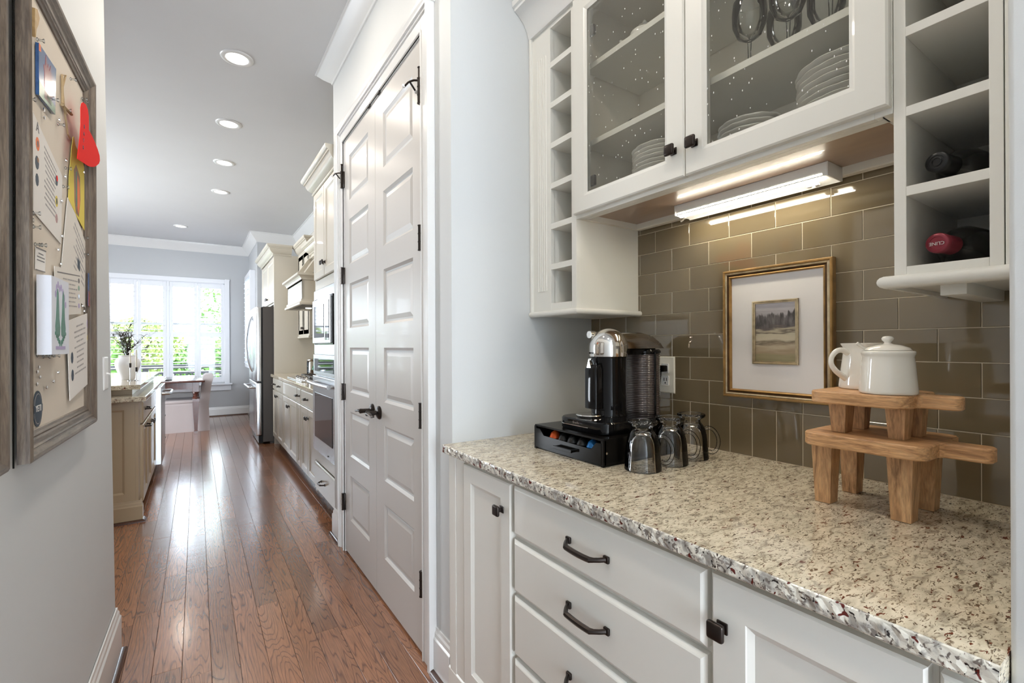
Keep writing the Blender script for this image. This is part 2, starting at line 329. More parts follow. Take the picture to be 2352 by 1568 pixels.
def painting_mat():
    m, nt, o = mat('landscape_painting_paint'); L = nt.links.new
    p = nd(nt,'ShaderNodeBsdfPrincipled', Roughness=.5); L(p.outputs[0], o.inputs[0])
    geo = nd(nt,'ShaderNodeNewGeometry'); sx = nd(nt,'ShaderNodeSeparateXYZ'); L(geo.outputs['Position'], sx.inputs[0])
    mr = nd(nt,'ShaderNodeMapRange'); mr.inputs['From Min'].default_value=1.21; mr.inputs['From Max'].default_value=1.402; L(sx.outputs[2], mr.inputs[0])
    mp = nd(nt,'ShaderNodeMapping'); mp.inputs['Scale'].default_value=(1,9,70); L(geo.outputs['Position'], mp.inputs[0])
    n = nd(nt,'ShaderNodeTexNoise', Scale=1.6, Detail=4.0); L(mp.outputs[0], n.inputs['Vector'])
    mp2 = nd(nt,'ShaderNodeMapping'); mp2.inputs['Scale'].default_value=(1,95,30); L(geo.outputs['Position'], mp2.inputs[0])
    n2 = nd(nt,'ShaderNodeTexNoise', Scale=1.0, Detail=3.0); L(mp2.outputs[0], n2.inputs['Vector'])
    def mad(v,a,b):
        q = nd(nt,'ShaderNodeMath', operation='MULTIPLY_ADD'); L(v,q.inputs[0]); q.inputs[1].default_value=a; q.inputs[2].default_value=b; return q.outputs[0]
    s1 = nd(nt,'ShaderNodeMath', operation='ADD'); L(mr.outputs[0], s1.inputs[0]); L(mad(n.outputs[0],.22,-.11), s1.inputs[1])
    r = nd(nt,'ShaderNodeValToRGB'); L(s1.outputs[0], r.inputs[0]); e=r.color_ramp.elements
    e[0].position=0; e[0].color=c4(sr(120,110,78)); e[1].position=1; e[1].color=c4(sr(196,190,192))
    for ps,cc in ((.14,(140,130,98)),(.20,(152,132,106)),(.28,(176,160,134)),(.33,(110,96,76)),(.38,(186,174,150)),(.47,(176,166,142)),(.50,(96,84,72)),(.54,(170,158,134)),(.58,(90,80,74)),(.62,(76,68,64))):
        q=e.new(ps); q.color=c4(sr(*cc))
    # tree line: ragged dark band below the sky
    s2 = nd(nt,'ShaderNodeMath', operation='ADD'); L(mr.outputs[0], s2.inputs[0]); L(mad(n2.outputs[0],.30,-.15), s2.inputs[1])
    lt = nd(nt,'ShaderNodeMapRange'); lt.inputs['From Min'].default_value=.80; lt.inputs['From Max'].default_value=.765; L(s2.outputs[0], lt.inputs[0])
    gt = nd(nt,'ShaderNodeMapRange'); gt.inputs['From Min'].default_value=.585; gt.inputs['From Max'].default_value=.61; L(s1.outputs[0], gt.inputs[0])
    mm = nd(nt,'ShaderNodeMath', operation='MULTIPLY'); L(lt.outputs[0], mm.inputs[0]); L(gt.outputs[0], mm.inputs[1])
    mx = nd(nt,'ShaderNodeMixRGB'); L(mm.outputs[0], mx.inputs[0]); L(r.outputs[0], mx.inputs[1])
    tr = nd(nt,'ShaderNodeValToRGB'); L(n2.outputs[0], tr.inputs[0]); tr.color_ramp.elements[0].position=.35; tr.color_ramp.elements[0].color=c4(sr(58,52,50)); tr.color_ramp.elements[1].position=.7; tr.color_ramp.elements[1].color=c4(sr(104,98,96))
    L(tr.outputs[0], mx.inputs[2]); L(mx.outputs[0], p.inputs['Base Color'])
    return m
M['painting'] = painting_mat()

# ---------------------------------------------------------------- builders
class MB:
    def __init__(s): s.bm = bmesh.new()
    def box(s, x0,x1,y0,y1,z0,z1, bev=0, seg=2, T=None):
        x0,x1=min(x0,x1),max(x0,x1); y0,y1=min(y0,y1),max(y0,y1); z0,z1=min(z0,z1),max(z0,z1)
        mtx = Matrix.Translation(((x0+x1)/2,(y0+y1)/2,(z0+z1)/2)) @ Matrix.Diagonal((x1-x0,y1-y0,z1-z0,1))
        if T: mtx = T @ mtx
        r = bmesh.ops.create_cube(s.bm, size=1, matrix=mtx)
        if bev:
            es = list({e for v in r['verts'] for e in v.link_edges})
            bmesh.ops.bevel(s.bm, geom=es, offset=bev, segments=seg, profile=.5, affect='EDGES')
        return s
    def poly(s, pts, d, T=None):
        """prism: closed outline pts (3-D) extruded by vector d"""
        a = [s.bm.verts.new(T @ Vector(p) if T else p) for p in pts]
        dd = (T.to_3x3() @ Vector(d)) if T else Vector(d)
        b = [s.bm.verts.new(v.co + dd) for v in a]
        s.bm.faces.new(a); s.bm.faces.new(b[::-1])
        n = len(a)
        for i in range(n): s.bm.faces.new((a[i], b[i], b[(i+1)%n], a[(i+1)%n]))
        return s
    def rings(s, loops, cap0=True, cap1=True, closed=True):
        vs = [[s.bm.verts.new(p) for p in l] for l in loops]
        n = len(vs[0])
        for a, b in zip(vs, vs[1:]):
            for i in range(n if closed else n-1):
                j = (i+1)%n
                try: s.bm.faces.new((a[i], a[j], b[j], b[i]))
                except ValueError: pass
        if cap0 and closed: s.bm.faces.new(vs[0][::-1])
        if cap1 and closed: s.bm.faces.new(vs[-1])
        return s
    def lathe(s, prof, c, seg=32, axis='z', mod=None, T=None):
        """prof = [(r, h)...] around axis through c"""
        loops = []
        for r, h in prof:
            l = []
            for i in range(seg):
                a = 2*PI*i/seg; rr = max(r, 1e-5)*(mod(a, r, h) if mod else 1)
                u, v = rr*math.cos(a), rr*math.sin(a)
                p = {'z': (u,v,h), 'x': (h,u,v), 'y': (v,h,u)}[axis]
                p = Vector(p)
                if T: p = T @ p
                l.append(p + Vector(c))
            loops.append(l)
        return s.rings(loops)
    def tube(s, pts, r, seg=8, closed=False, flat=1.0):
        pts = [Vector(p) for p in pts]; n = len(pts)
        up = Vector((0,0,1)); loops = []; prev = None
        for i in range(n):
            if closed: t = (pts[(i+1)%n]-pts[i-1])
            else: t = pts[min(i+1,n-1)]-pts[max(i-1,0)]
            t.normalize()
            if prev is None:
                a = t.cross(up)
                if a.length < .1: a = t.cross(Vector((0,1,0)))
            else:
                a = prev - t*prev.dot(t)
            a.normalize(); prev = a; b = t.cross(a)
            rr = r[i] if isinstance(r,(list,tuple)) else r
            loops.append([pts[i] + a*rr*math.cos(2*PI*k/seg) + b*rr*flat*math.sin(2*PI*k/seg) for k in range(seg)])
        if closed:
            loops.append(loops[0])
            return s.rings(loops, False, False)
        return s.rings(loops)
    def sphere(s, c, r, seg=12, sc=(1,1,1)):
        m = Matrix.Translation(c) @ Matrix.Diagonal((r*sc[0], r*sc[1], r*sc[2], 1))
        bmesh.ops.create_uvsphere(s.bm, u_segments=seg, v_segments=max(6,seg*2//3), radius=1, matrix=m); return s
    def moulding(s, path, prof, side=1, closed=False):
        """path = [(x,y)...]; prof = closed [(out, z)...]; out is measured to the left (side=1) of travel; mitred"""
        loops = []; n = len(path); P = [Vector(p) for p in path]
        for i in range(n):
            if closed: d1=(P[i]-P[i-1]).normalized(); d2=(P[(i+1)%n]-P[i]).normalized()
            else:
                d1=(P[i]-P[i-1]).normalized() if i else (P[1]-P[0]).normalized()
                d2=(P[i+1]-P[i]).normalized() if i<n-1 else d1
            n1=Vector((-d1.y,d1.x))*side; n2=Vector((-d2.y,d2.x))*side
            m = (n1+n2); m = m/ m.length; m = m/ max(.2, m.dot(n1))
            loops.append([(P[i].x+m.x*o, P[i].y+m.y*o, z) for o,z in prof])
        if closed: loops.append(loops[0]); return s.rings(loops, False, False)
        return s.rings(loops)
    def build(s, name, m, parent=None, smooth=False, label=None, kind=None, angle=.6):
        bm = s.bm
        bmesh.ops.recalc_face_normals(bm, faces=bm.faces)
        if smooth:
            for f in bm.faces: f.smooth = True
            for e in bm.edges:
                if len(e.link_faces)==2 and e.calc_face_angle(0) > angle: e.smooth = False
        me = bpy.data.meshes.new(name)
        root = parent
        while root is not None and root.parent is not None: root = root.parent
        if root is not None: off = Vector(root.location)
        else:
            off = Vector((0,0,0))
            if bm.verts:
                xs=[v.co.x for v in bm.verts]; ys=[v.co.y for v in bm.verts]; zs=[v.co.z for v in bm.verts]
                off = Vector(((min(xs)+max(xs))/2,(min(ys)+max(ys))/2,min(zs)))
        if parent is not None and parent.parent is not None: pass
        for v in bm.verts: v.co -= off
        bm.to_mesh(me); bm.free()
        me.materials.append(m if not isinstance(m,str) else M[m])
        o = bpy.data.objects.new(name, me); COL.objects.link(o)
        if parent is not None: o.parent = parent
        else: o.location = off
        if label: o['label'] = label
        if kind: o['kind'] = kind
        return o
def tag(o, label, cat, group=None):
    o['label'] = label; o['category'] = cat
    if group: o['group'] = group
    return o
def thing(name, label, cat, loc, group=None):
    o = bpy.data.objects.new(name, None); o.empty_display_size=.05; COL.objects.link(o); o.location = loc
    return tag(o, label, cat, group)
def struct_empty(name, loc=(0,0,0)):
    o = bpy.data.objects.new(name, None); o.empty_display_size=.05; COL.objects.link(o); o.location=loc; o['kind']='structure'; return o
def copy_tree(o, parent=None):
    c = o.copy(); COL.objects.link(c)
    if parent is not None: c.parent = parent
    for ch in list(o.children): copy_tree(ch, c)
    return c
def dup(o, delta, label=None, group=None):
    c = copy_tree(o); c.location = Vector(o.location)+Vector(delta)
    if label: c['label'] = label
    if group: c['group'] = group
    return c
def rect(x, y0,y1,z0,z1): return [(x,y0,z0),(x,y1,z0),(x,y1,z1),(x,y0,z1)]
def panel_front(name, parent, s, xf, y0,y1,z0,z1, m, fr=.055, th=.02, rec=.008, bev=.004, label=None):
    """framed cabinet door facing s along X; front face at xf"""
    b = MB(); X = lambda o: xf + s*o
    L = [rect(X(-th),y0,y1,z0,z1), rect(X(-bev),y0,y1,z0,z1), rect(X(0),y0+bev,y1-bev,z0+bev,z1-bev),
         rect(X(0),y0+fr,y1-fr,z0+fr,z1-fr), rect(X(-.002),y0+fr+.002,y1-fr-.002,z0+fr+.002,z1-fr-.002),
         rect(X(-rec),y0+fr+.012,y1-fr-.012,z0+fr+.012,z1-fr-.012)]
    b.rings(L); return b.build(name, m, parent, label=label)
def slab_front(name, parent, s, xf, y0,y1,z0,z1, m, th=.02, bev=.010):
    b = MB(); X = lambda o: xf + s*o
    b.rings([rect(X(-th),y0,y1,z0,z1), rect(X(-bev*.7),y0,y1,z0,z1), rect(X(-bev*.15),y0+bev*.7,y1-bev*.7,z0+bev*.7,z1-bev*.7), rect(X(0),y0+bev,y1-bev,z0+bev,z1-bev)])
    return b.build(name, m, parent)
def glass_front(parent, s, xf, y0,y1,z0,z1, py0,py1,pz0,pz1, m):
    b = MB(); X=lambda o: xf+s*o; bev=.004; bd=.012
    b.rings([rect(X(-.006),py0,py1,pz0,pz1), rect(X(-bev*.5),py0-bd*.6,py1+bd*.6,pz0-bd*.6,pz1+bd*.6), rect(X(0),py0-bd,py1+bd,pz0-bd,pz1+bd), rect(X(0),y0+bev,y1-bev,z0+bev,z1-bev), rect(X(-bev),y0,y1,z0,z1),
             rect(X(-.02),y0,y1,z0,z1), rect(X(-.02),py0,py1,pz0,pz1), rect(X(-.006),py0,py1,pz0,pz1)], False, False)
    return b.build('door', m, parent)
def knob(parent, s, xf, y, z, k=1.0):
    b = MB(); X=lambda o: xf+s*o
    b.box(X(0),X(.004),y-.010*k,y+.010*k,z-.010*k,z+.010*k,.0015)
    b.box(X(.003),X(.018),y-.0055*k,y+.0055*k,z-.0055*k,z+.0055*k,.001)
    b.box(X(.017),X(.028),y-.0155*k,y+.0155*k,z-.0155*k,z+.0155*k,.005,3)
    return b.build('knob', M['bronze'], parent, smooth=True)
def pull(parent, s, xf, y, z, L=.128):
    b = MB(); X=lambda o: xf+s*o
    for q in (-1,1): b.box(X(0),X(.007),y+q*L/2-.008,y+q*L/2+.008,z-.008,z+.008,.002)
    pts=[]; rr=[]
    for i in range(17):
        t=i/16; a=PI*t; ee=abs(math.cos(a))
        o=.006+.026*min(1,math.sin(a)*1.9)**.8
        pts.append((X(o), y-L/2+L*t, z-.004*math.sin(a))); rr.append(.0068 if 2<i<14 else .0055)
    b.tube(pts, rr, 8)
    return b.build('pull_handle', M['bronze'], parent, smooth=True)
def text_mesh(txt, size, T, m, parent, name='lettering', ext=.0004, offset=0):
    cu = bpy.data.curves.new('t','FONT'); cu.body=txt; cu.size=size; cu.extrude=ext; cu.align_x='CENTER'; cu.align_y='CENTER'; cu.offset=offset
    cu.resolution_u=2
    o = bpy.data.objects.new('t',cu); COL.objects.link(o)
    me = bpy.data.meshes.new_from_object(o.evaluated_get(bpy.context.evaluated_depsgraph_get()))
    bpy.data.objects.remove(o)
    root=parent
    while root is not None and root.parent is not None: root=root.parent
    me.transform(T)
    if root is not None: me.transform(Matrix.Translation(-Vector(root.location)))
    me.name=name; me.materials.clear(); me.materials.append(M[m])
    q=bpy.data.objects.new(name,me); COL.objects.link(q); q.parent=parent
    return q
def frameT(o, xdir, ydir):
    x=Vector(xdir).normalized(); y=Vector(ydir).normalized(); z=x.cross(y)
    return Matrix(((x.x,y.x,z.x,o[0]),(x.y,y.y,z.y,o[1]),(x.z,y.z,z.z,o[2]),(0,0,0,1)))

# ================================================================ SETTING
CE = 3.12; XW = .775; YE = 1.559; YN = .136; XB = 1.463; YC = 3.33
def xw(y, z=0): return -.281 + .025*(y-2.5) - .0115*z      # hall wall on the left, a little out of square and plumb
# ---- floor with boards
fl = MB().box(-3.35, 1.6, -3.1, WY+.1, -.08, -.0125).build('floor', 'soil', kind='structure')
def board(b, x0, x1, y0, y1):
    g=.0006; e=.0009
    x0+=g; x1-=g; y0+=g; y1-=g
    lo=[(x0,y0,-.012),(x1,y0,-.012),(x1,y1,-.012),(x0,y1,-.012)]
    mi=[(x,y,-e) for x,y,_ in lo]
    to=[(x0+e,y0+e,0),(x1-e,y0+e,0),(x1-e,y1-e,0),(x0+e,y1-e,0)]
    b.rings([lo,mi,to])
def set_rnd(me, vals):
    a = me.attributes.new('rnd','FLOAT','POINT'); a.data.foreach_set('value', vals)
PW=.097; rf = random.Random(11)
far_b = MB(); far_v=[]
nrow = int((1.6+3.35)/PW)+1
for i in range(nrow):
    x0 = -3.35 + i*PW; x1=x0+PW
    y = -3.1 - rf.random()*.8
    while y < WY:
        ln = rf.choice((.32,.45,.62,.8,1.0,1.25)); y1=min(y+ln, WY+.05); v=rf.random()
        ya=max(y,-3.1)
        if y1>ya:
            near = (x1>-.46 and x0<.86 and y1>1.2 and ya<5.6) or (x1>-1.0 and x0<-.3 and ya>2.4 and ya<4.6)
            if near:
                b=MB(); board(b,x0,x1,ya,y1); o=b.build('plank','floor',fl); set_rnd(o.data,[v]*len(o.data.vertices))
            else:
                n0=len(far_b.bm.verts); board(far_b,x0,x1,ya,y1); far_v+= [v]*(len(far_b.bm.verts)-n0)
        y=y1
o = far_b.build('distant_planks','floor',fl,kind='stuff'); set_rnd(o.data, far_v[:len(o.data.vertices)])

MB().box(-3.4,1.6,-3.1,WY+.1,CE,CE+.1).build('ceiling','ceiling',kind='structure')
# ---- left hall wall (prism, leaning as photographed)
b=MB(); loops=[]
for z in (0,CE):
    loops.append([(xw(-3.1,z),-3.1,z),(xw(2.53,z),2.53,z),(xw(2.53,z)-.13,2.53,z),(xw(-3.1,z)-.13,-3.1,z)])
b.rings(loops); b.build('wall_left','wall',kind='structure')
# ---- right side walls
b=MB(); b.box(XW,1.6,YE,YC,0,CE)
b.build('wall_right','wall',kind='structure')
# near block beside the counter, corner eased
b=MB(); pts=[(XW,-3.1,0),(XW,YN-.006,0)]+[(XW+.006-.006*math.cos(a),YN-.006+.006*math.sin(a),0) for a in (PI/8,PI/4,3*PI/8)]+[(XW+.006,YN,0),(1.6,YN,0),(1.6,-3.1,0)]
b.poly(pts,(0,0,CE)); b.build('wall_near','wall',kind='structure',smooth=True)
wb=MB().box(XB+.0015,1.6,YN,YE,0,CE).build('wall_back','grout',kind='structure')
MB().box(1.45,1.6,YC,8.7,0,CE).build('wall_kitchen_right','wall_beige',kind='structure')
# bump wall by the far side window, opening for window_2
b=MB(); X2=.825
b.box(X2,1.6,8.7,9.05,0,CE).box(X2,X2+.15,9.05,9.95,0,.95).box(X2,X2+.15,9.05,9.95,2.5,CE).box(X2,X2+.15,9.95,WY,0,CE)
b.build('wall_breakfast_right','wall_kitchen',kind='structure')
WX0=-2.55; WX1=.430; WZ0=.615; WZ1=2.425
b=MB(); b.box(-3.4,WX0,WY,WY+.15,0,CE).box(WX1,1.0,WY,WY+.15,0,CE).box(WX0,WX1,WY,WY+.15,0,WZ0).box(WX0,WX1,WY,WY+.15,WZ1,CE)
b.build('wall_far','wall_kitchen',kind='structure')
MB().box(-3.4,-3.3,-3.1,WY+.1,0,CE).build('wall_kitchen_left','wall_kitchen',kind='structure')
b=MB(); b.box(-3.4,-.3,-3.1,-3.0,0,CE).box(.65,1.6,-3.1,-3.0,0,CE).box(-.3,.65,-3.1,-3.0,2.5,CE); b.build('wall_behind','wall',kind='structure')

# ---- crown mouldings
def crown(d, h, z=CE): # out d, drop h
    return [(0,z-h),(.008,z-h),(.012,z-h+.012),(.018,z-h+.016),(.3*d,z-.72*h),(.55*d,z-.5*h),(.78*d,z-.25*h),(.86*d,z-.17*h),(.88*d,z-.10*h),(.99*d,z-.07*h),(d,z-.001),(0,z-.001)]
b=MB().moulding([(XW,-3.0),(XW,YC),(1.45,YC)], crown(.098,.085)); b.build('trim_1','trim',kind='structure',smooth=True,angle=.2)
b=MB().moulding([(1.45,YC),(1.45,8.7),(X2,8.7),(X2,WY),(-3.3,WY)], crown(.115,.15)); b.build('trim_2','trim',kind='structure',smooth=True,angle=.2)

# ---- baseboards
def bprof(h=.178,t=.016): return [(0,0),(t,0),(t,h-.042),(t-.001,h-.040),(t-.005,h-.034),(t-.006,h-.02),(t-.010,h-.012),(t-.011,h),(0,h)]
def qprof(t=.016,r=.019): return [(t,0),(t+r,0)]+[(t+r*math.cos(a),r*math.sin(a)) for a in (.4,.8,1.2)]+[(t,r)]
def base(name, path, side=1, shoe='shoe', h=.178):
    o=MB().moulding(path, bprof(h), side).build(name,'trim',kind='structure')
    MB().moulding(path, qprof(), side).build('shoe_moulding',shoe,o,smooth=True)
base('baseboard_left',[(xw(-3.0),-3.0),(xw(2.53),2.53),(xw(2.53)-.13,2.53)], side=-1, h=.195)
base('baseboard_right',[(XW,YE+.001),(XW,1.698)])
base('baseboard_corner',[(XW,3.142),(XW,YC),(.81,YC)])
base('baseboard_far',[(X2,8.72),(X2,WY),(-3.2,WY)], h=.165)
base('baseboard_near',[(XW,-3.0),(XW,YN-.03)])

# ---- closet double door and its casing
def door_leaf(n, y0, y1, py0, py1, label_side):
    root=struct_empty('door_%d'%n,(.766,(y0+y1)/2,0)); xf=.766; th=.035; z0=.012; z1=2.528
    b=MB()
    zs=[(2.415-.3845*k, 2.415-.3845*k-.268) for k in range(6)]
    b.box(xf,xf+th,y0,py0,z0,z1).box(xf,xf+th,py1,y1,z0,z1)
    edges=[z1]+[v for t in zs for v in t]+[z0]
    for i in range(0,len(edges),2): b.box(xf,xf+th,py0,py1,edges[i+1],edges[i])
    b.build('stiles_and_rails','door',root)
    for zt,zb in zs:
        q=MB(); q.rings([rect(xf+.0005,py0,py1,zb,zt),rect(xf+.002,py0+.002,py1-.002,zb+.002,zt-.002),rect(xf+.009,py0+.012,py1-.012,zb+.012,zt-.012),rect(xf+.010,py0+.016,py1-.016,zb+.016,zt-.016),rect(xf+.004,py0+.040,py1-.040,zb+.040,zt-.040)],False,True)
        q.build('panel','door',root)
    return root
d1=door_leaf(1,1.800,2.4085,1.905,2.285,'near'); d2=door_leaf(2,2.4115,3.020,2.530,2.905,'far')
def hinge(root, y, z, h=.05):
    b=MB(); b.tube([(.752,y,z-h),(.752,y,z+h)],.0075,10)
    for q in (-1,-.33,.33,1): b.tube([(.752,y,z+q*h-.002),(.752,y,z+q*h+.002)],.0088,10)
    b.box(.7655,.757,y-.016,y+.016,z-h,z+h,.001)
    return b.build('hinge','bronze',root,smooth=True)
for z in (.308,.988,1.706,2.30): hinge(d1,1.797,z); hinge(d2,3.024,z)
def stop(root, y, z, sg):
    b=MB(); b.tube([(.752,y,z),(.752,y,z+.062)],.0052,8); b.sphere((.752,y,z+.064),.0075,10,(1,1,.7))
    b.tube([(.752,y,z+.012),(.735,y+sg*.012,z+.013),(.722,y+sg*.035,z+.014),(.716,y+sg*.062,z+.008)],.0042,8)
    b.tube([(.724,y+sg*.032,z+.014),(.742,y+sg*.036,z-.004),(.752,y+sg*.04,z-.012)],.004,8)
    o=b.build('hinge_pin_stop','bronze',root,smooth=True)
    c=MB(); c.sphere((.712,y+sg*.066,z+.008),.008,10); c.sphere((.756,y+sg*.042,z-.014),.008,10); c.build('bumper','trim',o,smooth=True)
stop(d1,1.797,2.33,1); stop(d2,3.024,2.33,1)
def lever(root, y, z, sg):
    b=MB(); b.lathe([(0,0),(.033,0),(.034,.004),(.030,.010),(.018,.016),(.012,.018),(0,.018)],(.766,y,z),28,'x',T=Matrix.Scale(-1,4,(1,0,0)))
    b.tube([(.75,y,z),(.715,y,z),(.700,y,z),(.696,y,z)],[.0105,.0115,.013,.010],14)
    pts=[(.704,y,z),(.702,y+sg*.02,z+.002),(.701,y+sg*.05,z-.002),(.702,y+sg*.08,z-.008),(.705,y+sg*.098,z-.006)]
    b.tube(pts,[.012,.012,.010,.008,.004],12,flat=.62)
    return b.build('lever_handle','bronze',root,smooth=True)
lever(d1,2.355,.935,-1); lever(d2,2.465,.935,1)
for y,r in ((2.33,d1),(2.49,d2)):
    MB().box(.755,.775,y-.02,y+.02,2.529,2.537,.002).build('ball_catch','bronze',r)
# casing: flat board, bead and backband
b=MB()
def cas(b, y0,y1,z0,z1, outer, vert=True):
    b.box(.757,XW,y0,y1,z0,z1,.002)
    if vert:
        yo=(y0,y0+.022) if outer<0 else (y1-.022,y1)
        b.box(.742,XW,yo[0]-(.001 if outer<0 else 0),yo[1]+(.001 if outer>0 else 0),z0,z1+.001,.003)
        ym=(y0+.022,y0+.036) if outer<0 else (y1-.036,y1-.022); b.box(.750,XW,ym[0],ym[1],z0,z1-.02,.003)
        yi=(y1-.012,y1) if outer<0 else (y0,y0+.012); b.box(.752,XW,yi[0],yi[1],z0,z1-.09,.003)
cas(b,1.698,1.795,0,2.632,-1); cas(b,3.028,3.125,0,2.632,1)
b.box(.757,XW,1.795,3.028,2.535,2.632,.002).box(.752,XW,1.79,3.03,2.535,2.547,.003)
b.box(.750,XW,1.72,3.10,2.596,2.612,.003)
b.moulding([(XW,1.692),(XW,3.131)],[(0,2.608),(.033,2.608),(.034,2.616),(.038,2.628),(.040,2.640),(.036,2.646),(.022,2.650),(0,2.650)])
b.build('trim_3','trim',kind='structure')
b=MB(); b.box(XW-.012,XW+.01,1.795,1.80,0,2.535).box(XW-.012,XW+.01,3.0215,3.028,0,2.535).box(XW-.012,XW+.01,1.795,3.028,2.529,2.535); b.build('trim_4','trim',kind='structure')

# ---- backsplash tiles
def tile(y0,y1,z0,z1):
    g=.0010; e=.0010; x0=XB+.0014; x1=XB
    y0+=g;y1-=g;z0+=g;z1-=g
    if y1-y0<.006 or z1-z0<.006: return
    MB().rings([rect(x0,y0,y1,z0,z1),rect(x1+e,y0,y1,z0,z1),rect(x1,y0+e,y1-e,z0+e,z1-e)]).build('tile','tile',wb)
PT=.1508; PZ=.0794; Z0=1.0675
def blocks(y0,y1,z0,z1):
    """clip against the wall cabinets that cover the wall"""
    if z0>=1.39 and y0>1.31: return None
    if z0>=1.39 and y1<.335: return None
    if z0>=1.735: return None
    if z1>1.735: z1=1.735
    if z1>1.39 and z0<1.39: pass
    return y0,y1,z0,z1
j0=.977
k=-20
ys=[]
while True:
    y=j0+.0752*k
    if y>1.7: break
    ys.append(y); k+=1
for a,c in zip(ys,ys[1:]):
    a2,c2=max(a,YN),min(c,YE)
    if c2>a2: tile(a2,c2,.9150,Z0)
for r in range(9):
    z0=Z0+r*PZ; off = .0 if r%2==0 else .0752
    k=-8
    while True:
        a=j0-off+PT*k; c=a+PT; k+=1
        if a>YE: break
        a2,c2=max(a,YN),min(c,YE)
        if c2<=a2: continue
        q=blocks(a2,c2,z0,z0+PZ)
        if q: tile(*q)

# ---- recessed ceiling lights
def can(x,y,label,pw=0):
    t=thing('recessed_light',label,'ceiling light',(x,y,CE),'recessed can lights in a row along the hall ceiling')
    b=MB(); b.lathe([(.062,-.001),(.064,-.006),(.074,-.010),(.088,-.008),(.094,-.003),(.095,.0),(.062,.0)],(x,y,CE),36); b.build('trim_ring','trim',t,smooth=True)
    b=MB(); b.lathe([(0,-.0035),(.045,-.004),(.062,-.002),(.062,0),(0,0)],(x,y,CE),32); b.build('lens','lens',t,smooth=True)
    if pw: area('can_glow',(x,y,CE-.02),.13,(0,0,0),pw,(1,.89,.76),shape='DISK')
    return t
CANP=4.1
for x,y,l in ((.222,3.50,'nearest and largest recessed ceiling light in the hall row'),(.228,4.57,'second recessed ceiling light from the camera in the row'),(.236,5.56,'third recessed ceiling light from the camera in the row'),(.242,6.63,'fourth recessed ceiling light, last of the close row'),(-.197,8.85,'farthest small recessed ceiling light near the shuttered window')):
    can(x,y,l,CANP)
for y,l in ((2.42,'recessed ceiling light above the closet doors, just out of frame'),(1.34,'recessed ceiling light above the coffee counter, out of frame'),(.26,'recessed ceiling light straight above the viewer, out of frame'),(-.9,'recessed ceiling light behind the viewer, out of frame')): can(.22,y,l,CANP*1.3)

# ================================================================ ALCOVE BASE CABINETS
FB = .752                       # face of doors and drawers
def carcass(root, y0, y1, z0=.115, z1=.882, x0=.772, x1=1.45, m='cab', s=-1):
    b=MB(); b.box(x0,x1,y0,y1,z0,z1,.001)
    return b.build('body',m,root)
r=thing('base_cabinet','narrow white base cabinet with a single door at the far end of the granite counter','cabinet',(1.1,1.30,0))
carcass(r,1.135,YE-.002); MB().box(.83,1.45,1.135,YE-.002,0,.115).build('toe_kick','cab',r)
MB().box(.760,.772,1.445,YE-.002,.0,.884,.002).box(.757,.760,1.50,1.545,.0,.884,.001).build('scribe_strip','cab',r)
MB().moulding([(.772,YE-.002),(.772,1.14)],bprof(.15),side=-1).build('plinth','cab',r)
d=panel_front('door',r,-1,FB,1.142,1.432,.13,.868,M['cab'],.052); knob(d,-1,FB,1.185,.785)
r=thing('drawer_base_cabinet','wide white base cabinet with three stacked drawers and bow handles','cabinet',(1.1,.82,0))
carcass(r,.505,1.135); MB().box(.83,1.45,.505,1.135,0,.115).build('toe_kick','cab',r)
for z0,z1 in ((.728,.868),(.566,.715),(.385,.553),(.130,.372)):
    d=slab_front('drawer',r,-1,FB,.512,1.129,z0,z1,M['cab']); pull(d,-1,FB,.817,(z0+z1)/2 if z1>.6 else (z0+z1)/2)
r=thing('base_cabinet','white base cabinet with a broad recessed panel door nearest the viewer','cabinet',(1.1,.35,0))
carcass(r,.197,.505); MB().box(.83,1.45,.197,.505,0,.115).build('toe_kick','cab',r)
d=panel_front('door',r,-1,FB,.204,.500,.13,.868,M['cab'],.062); knob(d,-1,FB,.478,.784)
r=thing('base_cabinet','sliver of white base cabinet at the lower right beside the end wall','cabinet',(1.1,.165,0))
carcass(r,YN+.002,.197); MB().box(.83,1.45,YN+.002,.197,0,.115).build('toe_kick','cab',r)
panel_front('door',r,-1,FB,YN+.006,.192,.13,.868,M['cab'],.02)

# ---- granite worktop: polished top, rough-cut edge
r=thing('worktop','speckled cream granite worktop with a chiselled grey front edge in the alcove','worktop',(1.1,.85,.884))
x0=.736; ZT=.914
b=MB(); b.box(x0+.003,XB+.005,YN+.001,YE-.001,.8845,ZT,0)
b.build('slab','granite',r)
b=MB(); b.rings([[(x0+.003,y,.8850),(x0+.0005,y,.888),(x0,y,.896),(x0,y,ZT-.007),(x0+.001,y,ZT-.0025),(x0+.0035,y,ZT-.0003),(x0+.006,y,ZT-.0003),(x0+.006,y,.8850)] for y in [YN+.0015+(YE-YN-.003)*i/160 for i in range(161)]])
rg=random.Random(3)
for v in b.bm.verts:
    if v.co.x<x0+.003 and v.co.z<ZT-.004: v.co.x += rg.uniform(-.0014,.0014)
b.box(x0+.001,XW-.0005,YE-.0015,YE+.004,.886,ZT-.0006,.001)
b.build('cut_edge','granite_edge',r)

# ================================================================ ALCOVE WALL CABINETS
FX=1.138
